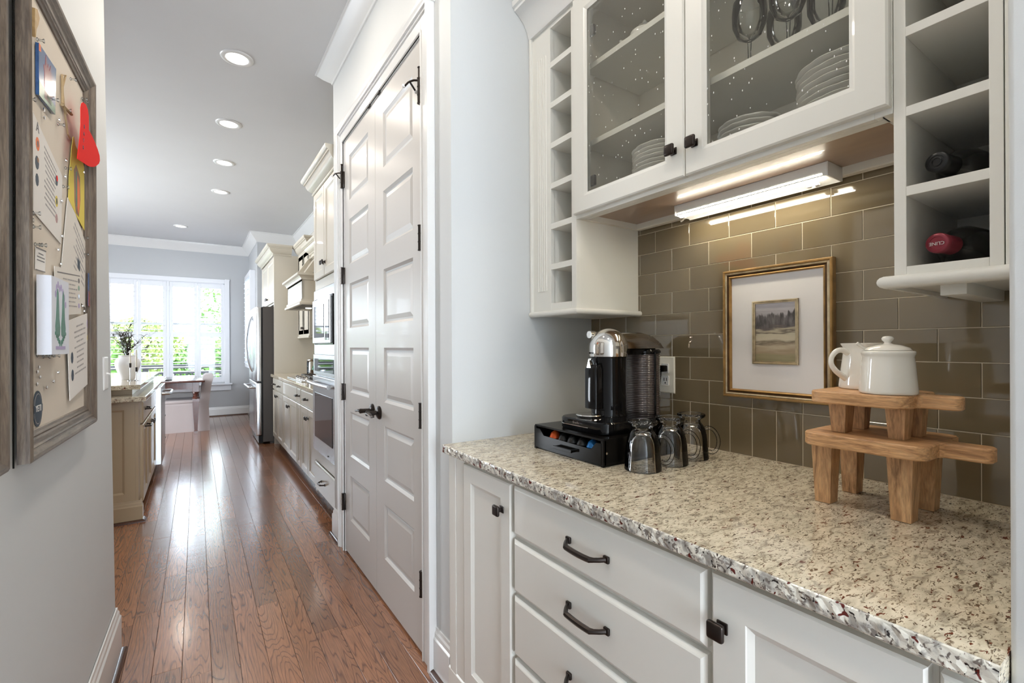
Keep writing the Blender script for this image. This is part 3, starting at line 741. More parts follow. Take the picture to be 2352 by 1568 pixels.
# ---- open cubby cabinet, far end
r=thing('cubby_cabinet','tall white open cubby cabinet with fluted side, left of the glass doors','cabinet',(1.30,1.42,1.40))
CT=2.56
b=MB(); b.box(FX+.018,XB,1.288,1.302,1.40,CT).box(FX+.018,XB,1.434,YE-.002,1.40,CT).box(XB-.006,XB,1.30,1.436,1.40,CT).box(FX+.018,XB,1.3025,1.4335,1.40,1.43)
b.box(FX+.018,XB,1.3025,1.4335,2.49,CT-.001); b.build('carcass','cab',r)
b=MB(); b.box(FX,FX+.02,1.287,1.313,1.40,CT,.001).box(FX,FX+.02,1.434,YE-.001,1.40,CT,.001).box(FX,FX+.02,1.313,1.434,1.40,1.431,.001).box(FX,FX+.02,1.313,1.434,2.49,CT,.001)
b.build('face_frame','cab',r)
for k in range(6): MB().box(FX+.0005,XB-.006,1.302,1.434,1.5605+.1555*k,1.5825+.1555*k,.0008).build('shelf','cab',r)
b=MB()
for i in range(5):
    y=1.462+i*.0125; b.rings([[(FX-.0035,y-.001,z),(FX-.0035,y+.001,z),(FX-.0005,y+.0042,z),(FX+.001,y+.0042,z),(FX+.001,y-.0042,z),(FX-.0005,y-.0042,z)] for z in (1.482,2.40)])
b.build('fluting','cab',r,smooth=True)
MB().box(FX-.012,FX+.005,1.546,YE-.001,1.40,CT,.003).build('scribe_moulding','cab',r)
def nose(b, path, z0, side, d=.022, h=.022):
    pr=[(0,z0)]+[(d*math.cos(a)**.6 if abs(a)<1.55 else .0, z0+h/2+h/2*math.sin(a)) for a in [-PI/2+.05+ (PI-.1)*i/8 for i in range(9)]]+[(0,z0+h)]
    b.moulding(path,pr,side)
b=MB(); nose(b,[(XB,1.287),(FX,1.287),(FX,YE-.002)],1.382,1,.018); b.box(FX+.001,XB,1.2885,YE-.003,1.386,1.3995)
b.build('bottom_moulding','cab',r,smooth=True)

# ---- glass-door cabinet
GY0=.357; GY1=1.287; GZ0=1.722; GZT=2.56
r=thing('glass_door_cabinet','white wall cabinet with two seeded glass doors over the worktop','cabinet',(1.30,.82,1.72))
b=MB(); b.box(FX+.018,XB,GY0,GY0+.016,1.722,GZT).box(FX+.018,XB,GY1-.016,GY1-.0005,1.722,GZT).box(XB-.008,XB,GY0+.0165,GY1-.0165,1.723,GZT).box(FX+.02,XB-.009,GY0+.0165,GY1-.0165,2.50,GZT-.001)
b.box(FX+.018,XB,GY0+.016,GY1-.016,1.768,1.784)
b.box(XB-.028,XB-.008,GY0+.016,GY1-.016,1.718,1.756)
b.build('carcass','cabin',r)
b=MB(); b.box(FX,FX+.019,GY0,GY0+.03,GZ0,GZT,.001).box(FX,FX+.019,GY1-.03,GY1-.0005,GZ0,GZT,.001).box(FX,FX+.019,GY0+.03,GY1-.03,GZ0,1.782,.001).box(FX,FX+.019,GY0+.03,GY1-.03,2.48,GZT,.001).box(FX,FX+.019,.80,.84,1.78,2.5,.001)
b.box(FX+.019,FX+.04,GY0+.016,GY1-.016,1.722,1.735).box(FX+.005,XB-.028,GY1-.019,GY1-.016,1.722,1.757).box(FX+.005,XB-.028,GY0+.016,GY0+.019,1.722,1.757)
b.box(XB-.0295,XB-.0275,GY0+.016,GY1-.016,1.722,1.757)
b.build('face_frame','cab',r)
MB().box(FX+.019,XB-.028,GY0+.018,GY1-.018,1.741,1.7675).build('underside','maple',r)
for z in (1.977,2.250): MB().box(FX+.030,XB-.010,GY0+.017,GY1-.017,z,z+.019,.001).build('shelf','cab',r)
DX=1.118
for y0,y1,p0,p1 in ((.8205,1.283,.888,1.213),(.3585,.8175,.426,.753)):
    d=glass_front(r,-1,DX,y0,y1,1.734,2.497,p0,p1,1.799,2.428,M['cab'])
    MB().box(DX+.007,DX+.010,p0-.006,p1+.006,1.793,2.434).build('glass_pane','seeded',d)
    knob(d,-1,DX,.853 if y0>.8 else .786,1.812)
    for hz in ((1.84,2.36) if y0>.8 else ()):
        yy=(y1-.075) if y0>.8 else (y0+.075)
        MB().box(DX+.02,DX+.034,yy-.012,yy+.014,hz-.018,hz+.018,.004).build('cabinet_hinge','steel_dark',d)

# ---- wine cubby cabinet
r=thing('wine_cabinet','white open cubby cabinet holding wine bottles, right of the glass doors','cabinet',(1.30,.25,1.38))
WY0=YN+.002; WY1=.356
b=MB(); b.box(FX+.018,XB,.337,WY1,1.40,CT).box(FX+.018,XB,WY0,.212,1.40,CT).box(XB-.006,XB,.21,.34,1.40,CT).box(FX+.02,XB,.2125,.3365,1.40,1.417)
b.build('carcass','cab',r)
b=MB(); b.box(FX,FX+.02,.3365,WY1,1.398,CT,.001).box(FX,FX+.02,.204,.222,1.398,CT,.001).box(FX,FX+.02,.222,.3365,1.398,1.419,.001)
b.box(FX+.006,FX+.02,WY0,.202,1.398,CT).box(FX,FX+.02,.188,.2025,1.398,CT,.001).box(FX,FX+.02,.2,.36,2.49,CT)
b.build('face_frame','cab',r)
for k in range(6): MB().box(FX+.0005,XB-.006,.212,.337,1.5545+.1535*k,1.573+.1535*k,.0008).build('shelf','cab',r)
b=MB(); nose(b,[(XB,WY1),(FX,WY1),(FX,WY0)],1.377,-1,.022,.026); b.box(FX+.001,XB,WY0,WY1-.001,1.385,1.3975); b.box(FX+.05,XB,.262,.300,1.362,1.386,.001)
b.build('bottom_moulding','cab',r,smooth=True)
# crown along the top of the wall cabinets
b=MB(); b.moulding([(FX,YN+.002),(FX,YE-.002)],[(0,2.505),(.012,2.505),(.016,2.512),(.022,2.535),(.040,2.565),(.066,2.588),(.082,2.596),(.084,2.604),(.092,2.610),(.094,2.630),(0,2.630)])
o=b.build('cabinet_crown','trim',None,smooth=True); tag(o,'white crown moulding across the top of the alcove wall cabinets','moulding')
MB().box(FX,XB,YN+.002,YE-.002,2.561,2.63).build('filler','cab',o)

# ---- under-cabinet light
r=thing('under_cabinet_light','white fluorescent strip light glowing under the glass door cabinet','light',(1.42,.82,1.72))
b=MB(); b.rings([[(1.352,y,1.756),(1.352,y,1.744),(1.362,y,1.724),(1.378,y,1.721),(1.385,y,1.7255),(1.425,y,1.7235),(1.432,y,1.7185),(1.434,y,1.722),(1.434,y,1.756)] for y in (.563,1.028)])
b.box(1.350,1.436,.560,.564,1.719,1.756,.001).box(1.350,1.436,1.027,1.030,1.722,1.756,.001)
for v in b.bm.verts: v.co.z-=.0155
b.build('housing','trim',r,smooth=True)
b=MB(); b.rings([[(1.358,y,1.7300),(1.366,y,1.7205),(1.378,y,1.7175),(1.3845,y,1.7215),(1.3845,y,1.726),(1.366,y,1.7255)] for y in (.578,1.024)])
for v in b.bm.verts: v.co.z-=.0155
b.build('lens','strip',r,smooth=True)
MB().box(1.400,1.414,.605,.635,1.701,1.708,.001).box(1.404,1.410,.614,.622,1.6965,1.7015,.001).build('rocker_switch','whitep',r)
b=MB(); b.tube([(1.41,1.03,1.715),(1.418,1.045,1.706),(1.428,1.06,1.706),(1.434,1.065,1.72)],.003,6); b.build('cord','white_plastic',r,smooth=True)

# ================================================================ KITCHEN RUN ON THE RIGHT
KX=.82; KB=1.445
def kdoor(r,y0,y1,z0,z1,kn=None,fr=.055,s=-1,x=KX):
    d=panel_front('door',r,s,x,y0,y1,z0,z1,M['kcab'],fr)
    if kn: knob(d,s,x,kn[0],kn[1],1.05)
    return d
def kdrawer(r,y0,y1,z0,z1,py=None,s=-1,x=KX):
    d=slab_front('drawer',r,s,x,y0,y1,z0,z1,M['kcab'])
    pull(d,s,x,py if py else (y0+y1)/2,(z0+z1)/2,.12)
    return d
# oven tower
r=thing('oven_tower','tall cream cabinet tower housing the built-in microwave and wall oven','cabinet',(1.13,3.74,0))
b=MB(); b.box(KX+.002,KB,3.345,3.362,.09,2.53).box(KX+.002,KB,4.135,4.152,.09,2.53).box(KX+.002,KB,3.36,4.14,2.51,2.53).box(KX+.02,KB,3.36,4.14,.09,.42).box(KX+.02,KB,3.36,4.14,1.73,2.515).box(KX+.6,KB,3.36,4.14,.4,1.75)
b.box(.90,KB,3.345,4.152,0,.09); b.build('body','kcab',r)
b=MB(); b.box(KX-.002,KX+.02,3.345,3.395,.09,2.53,.001).box(KX-.002,KX+.02,4.105,4.152,.09,2.53,.001).box(KX-.001,KX+.02,3.39,4.11,.345,.425,.001).box(KX-.001,KX+.02,3.39,4.11,1.725,1.80,.001).box(KX-.001,KX+.02,3.39,4.11,2.49,2.53,.001); b.build('face_frame','kcab',r)
kdoor(r,3.385,3.742,1.803,2.495,(3.715,1.90),x=.80); kdoor(r,3.748,4.115,1.803,2.495,(3.775,1.90),x=.80)
kdrawer(r,3.385,4.115,.118,.335,3.80,x=.80)
def kcrown(path,z,side=1,nm='crown',par=None,d=.088,h=.135):
    k=h/.135
    return MB().moulding(path,[(0,z),(.010,z),(.016,z+.006*k),(.016,z+.014*k),(.008,z+.017*k),(.008,z+.024*k),(.026,z+.034*k),(.042,z+.050*k),(.054,z+.070*k),(.060,z+.090*k),(.070,z+.092*k),(.070,z+.100*k),(.080,z+.106*k),(d-.002,z+.114*k),(d,z+.122*k),(d,z+h),(0,z+h)],side).build(nm,'kcab',par,smooth=True,angle=.35)
kcrown([(.80+.012,3.345),(.812,4.152),(KB,4.152)],2.505,1,par=r)
# microwave
r=thing('microwave','built-in stainless microwave with trim kit above the wall oven','microwave',(1.0,3.74,1.21))
MB().box(.80,.83,3.385,4.112,1.205,1.715,.003).box(.83,1.3,3.42,4.07,1.25,1.68).build('trim_kit','steel',r)
MB().box(.790,.801,3.44,4.055,1.282,1.640,.002).build('surround','blackglass',r)
MB().box(.774,.791,3.455,4.040,1.292,1.628,.004).build('door_face','steel',r)
MB().box(.7715,.775,3.64,3.985,1.335,1.580,.001).build('window','blackglass',r)
MB().box(.7715,.775,3.475,3.60,1.315,1.60,.001).build('control_panel','blackglass',r)
# wall oven
r=thing('wall_oven','stainless single wall oven with a curved bar handle and dark window','oven',(1.0,3.74,.43))
MB().box(.83,1.35,3.41,4.09,.44,1.20).box(.815,.83,3.39,4.11,.432,1.204).build('body','steel',r)
p=MB().box(.793,.816,3.388,4.112,1.045,1.203,.003).build('control_panel','steel',r)
MB().box(.790,.7935,3.43,4.06,1.075,1.175,.001).build('display','blackglass',p)
d=MB().box(.788,.815,3.388,4.112,.445,1.035,.004).build('oven_door','steel',r)
MB().box(.785,.7885,3.445,4.030,.555,.905,.001).build('window','blackglass',d)
b=MB(); b.tube([(.785,3.43,.985),(.752,3.43,.985)],.010,8).tube([(.785,4.07,.985),(.752,4.07,.985)],.010,8)
b.tube([(.752-.014*math.sin(PI*i/12),3.40+.70*i/12,.985) for i in range(13)],.0145,12); b.build('handle','steel',d,smooth=True)
b=MB(); b.tube([(.7855,3.56+.009*q,.475+.004*((q%2)*2-1)) for q in range(5)],.0015,4); b.build('badge','blackm',d)
MB().box(.800,.815,3.39,4.11,.355,.435,.002).build('vent_trim','kcab',r)
# base cabinets between oven tower and refrigerator
def kbase(nm,lab,y0,y1):
    r=thing(nm,lab,'cabinet',(1.13,(y0+y1)/2,0))
    MB().box(KX+.02,KB,y0+.001,y1-.001,.10,.878,.001).build('body','kcab',r)
    MB().box(.90,KB,y0+.001,y1-.001,0,.10).build('toe_kick','shoe',r); return r  # dark red toe kick stands in for the floor mirrored in the recess
r=kbase('base_cabinet','cream base cabinet with a drawer and paired doors beside the oven tower',4.154,4.855)
kdrawer(r,4.175,4.842,.725,.865,4.55); kdoor(r,4.175,4.505,.115,.712,(4.48,.63)); kdoor(r,4.512,4.842,.115,.712,(4.54,.63))
r=kbase('base_cabinet','narrow cream pull-out cabinet with fluted front under the cooktop edge',4.855,5.055)
kdrawer(r,4.87,5.045,.725,.865); kdoor(r,4.87,5.045,.115,.712,None,.04)
r=kbase('base_cabinet','cream base cabinet with paired doors under the gas cooktop',5.055,6.005)
slab_front('false_drawer',r,-1,KX,5.07,5.99,.725,.865,M['kcab']); kdoor(r,5.07,5.526,.115,.712,(5.50,.63)); kdoor(r,5.534,5.99,.115,.712,(5.56,.63))
r=kbase('base_cabinet','cream base cabinet with drawer and knob next to the refrigerator',6.005,6.84)
kdrawer(r,6.02,6.42,.725,.865); kdrawer(r,6.43,6.825,.725,.865); kdoor(r,6.02,6.42,.115,.712,(6.38,.66)); kdoor(r,6.43,6.825,.115,.712,(6.47,.66))
o=MB().box(.797,KB,4.156,6.8405,.879,.914,.004).build('kitchen_worktop','granite'); tag(o,'granite worktop along the kitchen wall between oven tower and refrigerator','worktop')
# cooktop
r=thing('cooktop','stainless gas cooktop with black grates and a row of knobs','cooktop',(1.1,5.45,.914))
MB().box(.86,1.36,5.05,5.92,.9145,.926,.004).build('tray','steel',r)
for y in (5.11,5.36,5.61):
    b=MB()
    for yy in (y,y+.11,y+.22): b.box(1.0,1.33,yy-.006,yy+.006,.944,.956,.002)
    for xx in (1.0,1.165,1.33): b.box(xx-.006,xx+.006,y-.006,y+.226,.944,.956,.002)
    for xx in (1.0,1.33):
        for yy in (y,y+.22): b.box(xx-.006,xx+.006,yy-.006,yy+.006,.9255,.945)
    b.build('grate','steel_dark',r)
    MB().lathe([(0,.926),(.045,.926),(.048,.934),(.03,.940),(0,.941)],(1.165,y+.11,0),20).build('burner','blackm',r,smooth=True)
for i in range(6): MB().lathe([(0,.926),(.019,.926),(.019,.938),(.016,.942),(.016,.955),(.011,.958),(0,.958)],(.925,5.16+i*.095,0),16).build('control_knob','chrome',r,smooth=True)
# jar
r=thing('cork_jar','lidded glass jar of corks on the counter behind the cooktop','jar',(1.22,6.25,.914))
MB().lathe([(0,.9145),(.088,.9145),(.092,.920),(.092,1.075),(.088,1.082),(.086,1.082),(.088,1.07),(.088,.923),(0,.922)],(1.22,6.25,0),28).build('glass_body','thin',r,smooth=True)
b=MB().lathe([(0,1.083),(.094,1.083),(.096,1.092),(.096,1.105),(.070,1.114),(.012,1.118),(.012,1.126),(.018,1.134),(.012,1.146),(0,1.148)],(1.22,6.25,0),24); b.build('lid','chrome',r,smooth=True)
b=MB(); rc=random.Random(5)
for i in range(60):
    a=rc.random()*6.28; q=rc.random()**.5*.068; p=Vector((1.22+q*math.cos(a),6.25+q*math.sin(a),.938+rc.random()*.035)); dv=Vector((rc.uniform(-1,1),rc.uniform(-1,1),rc.uniform(-.4,.4))).normalized()*.014
    b.tube([p-dv,p+dv],.0085,6)
b.build('corks','nuts',r,kind='stuff')
MB().lathe([(0,0),(.022,0),(.024,.012),(.022,.05),(.010,.075),(.009,.10),(0,.10)],(1.205,6.24,.975),16,T=Matrix.Rotation(.25,4,'Y')).build('green_stopper','greenglass',r,smooth=True)
# range hood
r=thing('range_hood','cream wooden mantle range hood with sloped open-front chimney','range hood',(1.15,5.45,1.66))
hx=.86; h0=4.98; h1=5.86
b=MB(); b.box(hx,hx+.02,h0,h1,1.72,1.93).box(hx,KB,h0,h0+.02,1.72,1.93).box(hx,KB,h1-.02,h1,1.72,1.93).box(hx,KB,h0,h1,1.91,1.93)
b.build('mantle_box','kcab',r)
b=MB().moulding([(KB,h0),(hx,h0),(hx,h1),(KB,h1)],[(0,1.925),(.012,1.925),(.016,1.94),(.03,1.955),(.05,1.965),(.05,1.985),(0,1.985)],1); b.build('mantle_shelf','kcab',r)
b=MB().moulding([(KB,h0),(hx,h0),(hx,h1),(KB,h1)],[(0,1.68),(.028,1.68),(.030,1.695),(.012,1.715),(.010,1.735),(0,1.735)],1); b.build('lower_lip','kcab',r)
b=MB(); b.box(hx+.02,KB-.01,h0+.02,h1-.02,1.700,1.712); b.build('liner','steel_dark',r)
for y in (5.15,5.7): MB().lathe([(0,1.692),(.03,1.694),(.034,1.700),(0,1.700)],(1.05,y,0),16).build('hood_lamp','hoodlamp',r,smooth=True)
b=MB()
for ya,yb in ((h0+.02,h0+.10),(h1-.10,h1-.02)): b.poly([(hx+.02,ya,1.985),(hx+.09,ya,1.985),(1.17,ya,2.32),(1.10,ya,2.32)],(0,yb-ya,0))
b.poly([(1.07,h0+.02,2.26),(1.14,h0+.02,2.26),(1.17,h0+.02,2.32),(1.10,h0+.02,2.32)],(0,h1-h0-.04,0))
b.poly([(hx+.10,h0+.03,1.985),(KB,h0+.03,1.985),(KB,h0+.03,2.32),(1.18,h0+.03,2.32)],(0,h1-h0-.06,0))
b.build('chimney','kcab',r)
b=MB()
for i in range(14):
    y=h0+.13+i*.048; b.poly([(hx+.07,y,1.985),(hx+.085,y,1.985),(1.125,y,2.27),(1.11,y,2.27)],(0,.026,0))
b.build('chimney_slats','kcab',r)
kcrown([(KB,h0+.02),(1.10,h0+.02),(1.10,h1-.02),(KB,h1-.02)],2.32,1,par=r,h=.10)
# wall cabinet left of the hood and panel
r=thing('wall_cabinet','cream wall cabinet with one visible knob between hood and refrigerator panel','cabinet',(1.29,6.45,1.40))
MB().box(1.152,KB,6.10,6.838,1.405,2.47).build('body','kcab',r); MB().box(1.132,1.154,6.10,6.838,1.385,2.47,.001).box(1.12,KB,6.095,6.838,1.375,1.40,.004).build('face_frame','kcab',r)
d=panel_front('door',r,-1,1.132,6.13,6.475,1.42,2.44,M['kcab']); knob(d,-1,1.132,6.44,1.50)
d=panel_front('door',r,-1,1.132,6.485,6.82,1.42,2.44,M['kcab']); knob(d,-1,1.132,6.52,1.50)
kcrown([(KB,6.10),(1.145,6.10),(1.145,6.838)],2.455,1,par=r)
# fridge enclosure
r=thing('refrigerator_enclosure','cream tall side panel and double-door cabinet above the refrigerator','cabinet',(1.14,7.5,0))
MB().box(.84,KB,6.842,6.862,0,2.47,.001).build('side_panel','kcab',r)
MB().box(.84,KB,8.18,8.20,0,2.47,.001).build('side_panel','kcab',r)
MB().box(.86,KB,6.862,8.18,1.83,2.47).build('body','kcab',r)
d=panel_front('door',r,-1,.838,6.875,7.52,1.85,2.44,M['kcab']); knob(d,-1,.838,7.48,1.93,1.3)
d=panel_front('door',r,-1,.838,7.53,8.17,1.85,2.44,M['kcab']); knob(d,-1,.838,7.57,1.93,1.3)
kcrown([(1.050,6.842),(.84,6.842),(.84,8.20),(KB,8.20)],2.455,1,par=r)
# refrigerator
r=thing('refrigerator','stainless french-door refrigerator with long bowed handles','refrigerator',(.98,7.38,0))
MB().box(.715,1.40,6.90,7.83,.03,1.79,.004).box(.80,1.35,6.95,7.78,0,.03).build('body','steel_dark',r)
MB().box(.70,.718,6.91,7.82,.09,1.78).build('gasket','blackm',r)
for y0,y1 in ((6.90,7.362),(7.368,7.83)):
    d=MB().box(.635,.70,y0,y1,.815,1.785,.012,3).build('door','steel',r,smooth=True)
    yy=7.335 if y0<7 else 7.395
    b=MB(); b.tube([(.64-.075*math.sin(PI*(i/16))**.7 if 0<i<16 else .637, yy, .93+.75*i/16) for i in range(17)],.012,10); b.build('handle','steel',d,smooth=True)
d=MB().box(.635,.70,6.90,7.83,.12,.800,.012,3).build('freezer_drawer','steel',r,smooth=True)
b=MB(); b.tube([(.637,6.98,.735),(.575,7.0,.735)]+[(.565,7.02+.69*i/8,.735) for i in range(9)]+[(.575,7.73,.735),(.637,7.75,.735)],.013,10); b.build('handle','steel',d,smooth=True)
MB().box(.665,.72,6.92,7.81,.015,.115,.004).build('kick_grille','blackm',r)

# ================================================================ ISLAND
IX=-.335
r=thing('kitchen_island','cream kitchen island with panelled end, drawers and paired doors','island',(-.9,5.5,0))
IY0=4.40; IY1=7.0
MB().box(-1.45,IX-.02,IY0,IY1,.10,.878).build('body','kcab_shade',r)
MB().box(-1.45,IX-.09,IY0+.06,IY1,0,.10).build('toe_kick','shoe',r)  # floor's dark red reflection put into the colour here too
def ypanel(par,yf,x0,x1,z0,z1,m,fr=.06):
    R=lambda y,a,b,c,d:[(a,y,c),(b,y,c),(b,y,d),(a,y,d)]
    MB().rings([R(yf+.02,x0,x1,z0,z1),R(yf,x0,x1,z0,z1),R(yf,x0+fr,x1-fr,z0+fr,z1-fr),R(yf+.009,x0+fr+.013,x1-fr-.013,z0+fr+.013,z1-fr-.013)]).build('end_panel',m,par)
for a,c in ((-.92,-.375),(-1.45,-.93)): ypanel(r,IY0-.02,a,c,.15,.876,'kcab_shade')
b=MB(); b.moulding([(-1.45,IY0-.02),(IX-.012,IY0-.02),(IX-.012,IY0+.035)],bprof(.155,.016),-1); b.build('plinth','kcab_shade',r)
MB().moulding([(-1.45,IY0-.02),(IX-.012,IY0-.02),(IX-.012,IY0+.035)],qprof(.016),-1).build('shoe_moulding','shoe',r)
MB().box(-.375,IX-.02,IY0-.02,IY0+.03,.15,.876,.001).build('corner_post','kcab_shade',r)
# first unit
slab=lambda y0,y1,z0,z1: slab_front('drawer',r,1,IX,y0,y1,z0,z1,M['kcab_shade'])
d=slab(4.50,5.24,.70,.862); pull(d,1,IX,4.72,.79,.13); 
for y0,y1,ky in ((4.50,4.865,4.83),(4.875,5.24,4.91)):
    d=panel_front('door',r,1,IX,y0,y1,.115,.688,M['kcab_shade']); 
    if y0<4.6: pull(d,1,IX,4.72,.655,.13)
    else: knob(d,1,IX,5.20,.62,1.1)
d=slab(5.25,5.80,.70,.862)
d=panel_front('door',r,1,IX,5.25,5.80,.115,.688,M['kcab_shade']); knob(d,1,IX,5.30,.62,1.1)
for k,(z0,z1) in enumerate(((.62,.862),(.37,.61),(.115,.36))):
    d=slab(6.47,6.95,z0,z1); pull(d,1,IX,6.7,(z0+z1)/2,.13)
r2=thing('dishwasher','stainless dishwasher with a bar handle built into the island','dishwasher',(-.4,6.13,.1))
MB().box(IX-.02,-.29,5.82,6.45,.105,.875,.006).build('door','steel',r2)
b=MB(); b.tube([(-.292,5.87,.80),(-.235,5.89,.80),(-.225,5.93,.80)]+[(-.222,5.95+.37*i/4,.80) for i in range(5)]+[(-.225,6.34,.80),(-.235,6.38,.80),(-.292,6.40,.80)],.013,10); b.build('handle','steel',r2,smooth=True)
MB().box(-.40,-.36,5.83,6.44,.02,.10).build('toe_grille','blackm',r2)
b=MB(); b.box(-1.5,-.305,IY0-.10,IY1+.03,.879,.914,.004); o=b.build('island_worktop','granite'); tag(o,'granite worktop on the kitchen island, lower tier','worktop')
r=thing('breakfast_bar','raised granite tier on the island carrying the white vase','worktop',(-.95,5.6,.9142))
b=MB(); b.box(-1.5,-.40,4.50,6.6,.9145,.958); b.build('riser','kcab_shade',r)
b=MB(); b.box(-1.55,-.345,4.42,6.65,.9585,.992,.004); b.build('slab','granite',r)

# ================================================================ WINDOWS
def shutter_x(root, x0, x1, z0, z1, y, tilt):
    """shutter panel facing -Y with louvres as sub-parts"""
    fr=.048; zm=1.487; f=MB()
    f.box(x0,x0+fr,y,y+.028,z0,z1,.003).box(x1-fr,x1,y,y+.028,z0,z1,.003).box(x0+fr,x1-fr,y,y+.028,z1-.085,z1,.003).box(x0+fr,x1-fr,y,y+.028,z0,z0+.085,.003).box(x0+fr,x1-fr,y,y+.028,zm-.045,zm+.045,.003)
    p=f.build('shutter_panel','ksill',root)
    w_=x1-x0-2*fr
    q=MB(); q.rings([[(-w_/2,.040*math.cos(a),.0055*math.sin(a)) for a in [2*PI*i/8 for i in range(8)]],[(w_/2,.040*math.cos(a),.0055*math.sin(a)) for a in [2*PI*i/8 for i in range(8)]]])
    lv=q.build('louver','ksill',p)
    me=lv.data; off=Vector(root.location)
    bpy.data.objects.remove(lv)
    for a,b in ((z0+.085,zm-.045),(zm+.045,z1-.085)):
        n=round((b-a)/.0835)
        for i in range(n):
            o=bpy.data.objects.new('louver',me); COL.objects.link(o); o.parent=p
            o.location=((x0+x1)/2,y+.014,a+(i+.5)*(b-a)/n); o.rotation_euler=(tilt,0,0)
    return p
win=struct_empty('window_1')
b=MB()
cw=.078
b.box(WX1,WX1+cw,WY-.022,WY,WZ0-.02,WZ1+cw,.003).box(WX0-cw,WX0,WY-.022,WY,WZ0-.02,WZ1+cw,.003).box(WX0,WX1,WY-.022,WY,WZ1,WZ1+cw,.003)
b.box(WX1+.01,WX1+cw+.004,WY-.03,WY,WZ1+cw-.02,WZ1+cw+.006,.003)
b.build('casing','ksill',win)
MB().box(WX0-.12,WX1+.12,WY-.07,WY+.02,WZ0-.045,WZ0-.018,.006).build('sill','ksill',win)
MB().box(WX0-.1,WX1+.1,WY-.022,WY,WZ0-.145,WZ0-.045,.003).build('apron','ksill',win)
b=MB(); b.box(WX0,WX1,WY,WY+.15,WZ0-.002,WZ0+.012).box(WX0,WX1,WY,WY+.15,WZ1-.012,WZ1+.002).box(WX0-.002,WX0+.012,WY,WY+.15,WZ0,WZ1).box(WX1-.012,WX1+.002,WY,WY+.15,WZ0,WZ1); b.build('jamb','ksill',win)
PAN=[(.018,.424),(-.392,.016),(-.834,-.436),(-1.236,-.838),(-1.680,-1.282),(-2.082,-1.684),(-2.535,-2.126)]
for p0,p1 in PAN: shutter_x(win,p0,p1,WZ0+.012,WZ1-.012,WY+.012,.10)
for x in (-.414,-1.259,-2.104): MB().box(x-.019,x+.019,WY+.004,WY+.05,WZ0+.012,WZ1-.012,.003).build('mullion_post','ksill',win)
b=MB()
for x in (WX0+.02,-2.104,-1.259,-.414,WX1-.02): b.box(x-.03,x+.03,WY+.10,WY+.14,WZ0+.001,WZ1-.001)
b.box(WX0,WX1,WY+.102,WY+.138,WZ0,WZ0+.045).box(WX0,WX1,WY+.102,WY+.138,WZ1-.045,WZ1).box(WX0,WX1,WY+.102,WY+.138,1.665,1.695)
b.build('sash','ksill',win)
MB().box(WX0+.02,WX1-.02,WY+.118,WY+.121,WZ0+.02,WZ1-.02).build('window_glass','window_glass',win)
b=MB()
for x in (-.414,-1.259):
    for z in (1.1,1.48,2.3): b.box(x-.024,x-.014,WY-.002,WY+.006,z-.035,z+.035,.001).box(x+.014,x+.024,WY-.002,WY+.006,z-.035,z+.035,.001)
b.build('shutter_hinges','ksill',win)
# side window beside the refrigerator, frame standing proud of the wall
win2=struct_empty('window_2')
X2w=.825
MB().box(X2w-.085,X2w-.001,8.98,9.06,.9,2.55,.003).box(X2w-.085,X2w-.001,9.94,10.02,.9,2.55,.003).box(X2w-.085,X2w-.001,9.06,9.94,2.47,2.55,.003).box(X2w-.085,X2w-.001,9.06,9.94,.9,.96,.003).build('shutter_frame','ksill',win2)
me=None
for i in range(18):
    z=1.0+i*.0835
    if me is None:
        q=MB(); q.rings([[(.042*math.cos(a),-.43,.0055*math.sin(a)) for a in [2*PI*k/8 for k in range(8)]],[(.042*math.cos(a),.43,.0055*math.sin(a)) for a in [2*PI*k/8 for k in range(8)]]])
        o=q.build('louver','ksill',win2); me=o.data
    else:
        o=bpy.data.objects.new('louver',me); COL.objects.link(o); o.parent=win2
    o.location=(X2w-.07,9.5,z); o.rotation_euler=(0,-.45,0)
MB().box(X2w+.10,X2w+.104,9.05,9.95,.95,2.5).build('window_glass','window_glass',win2)

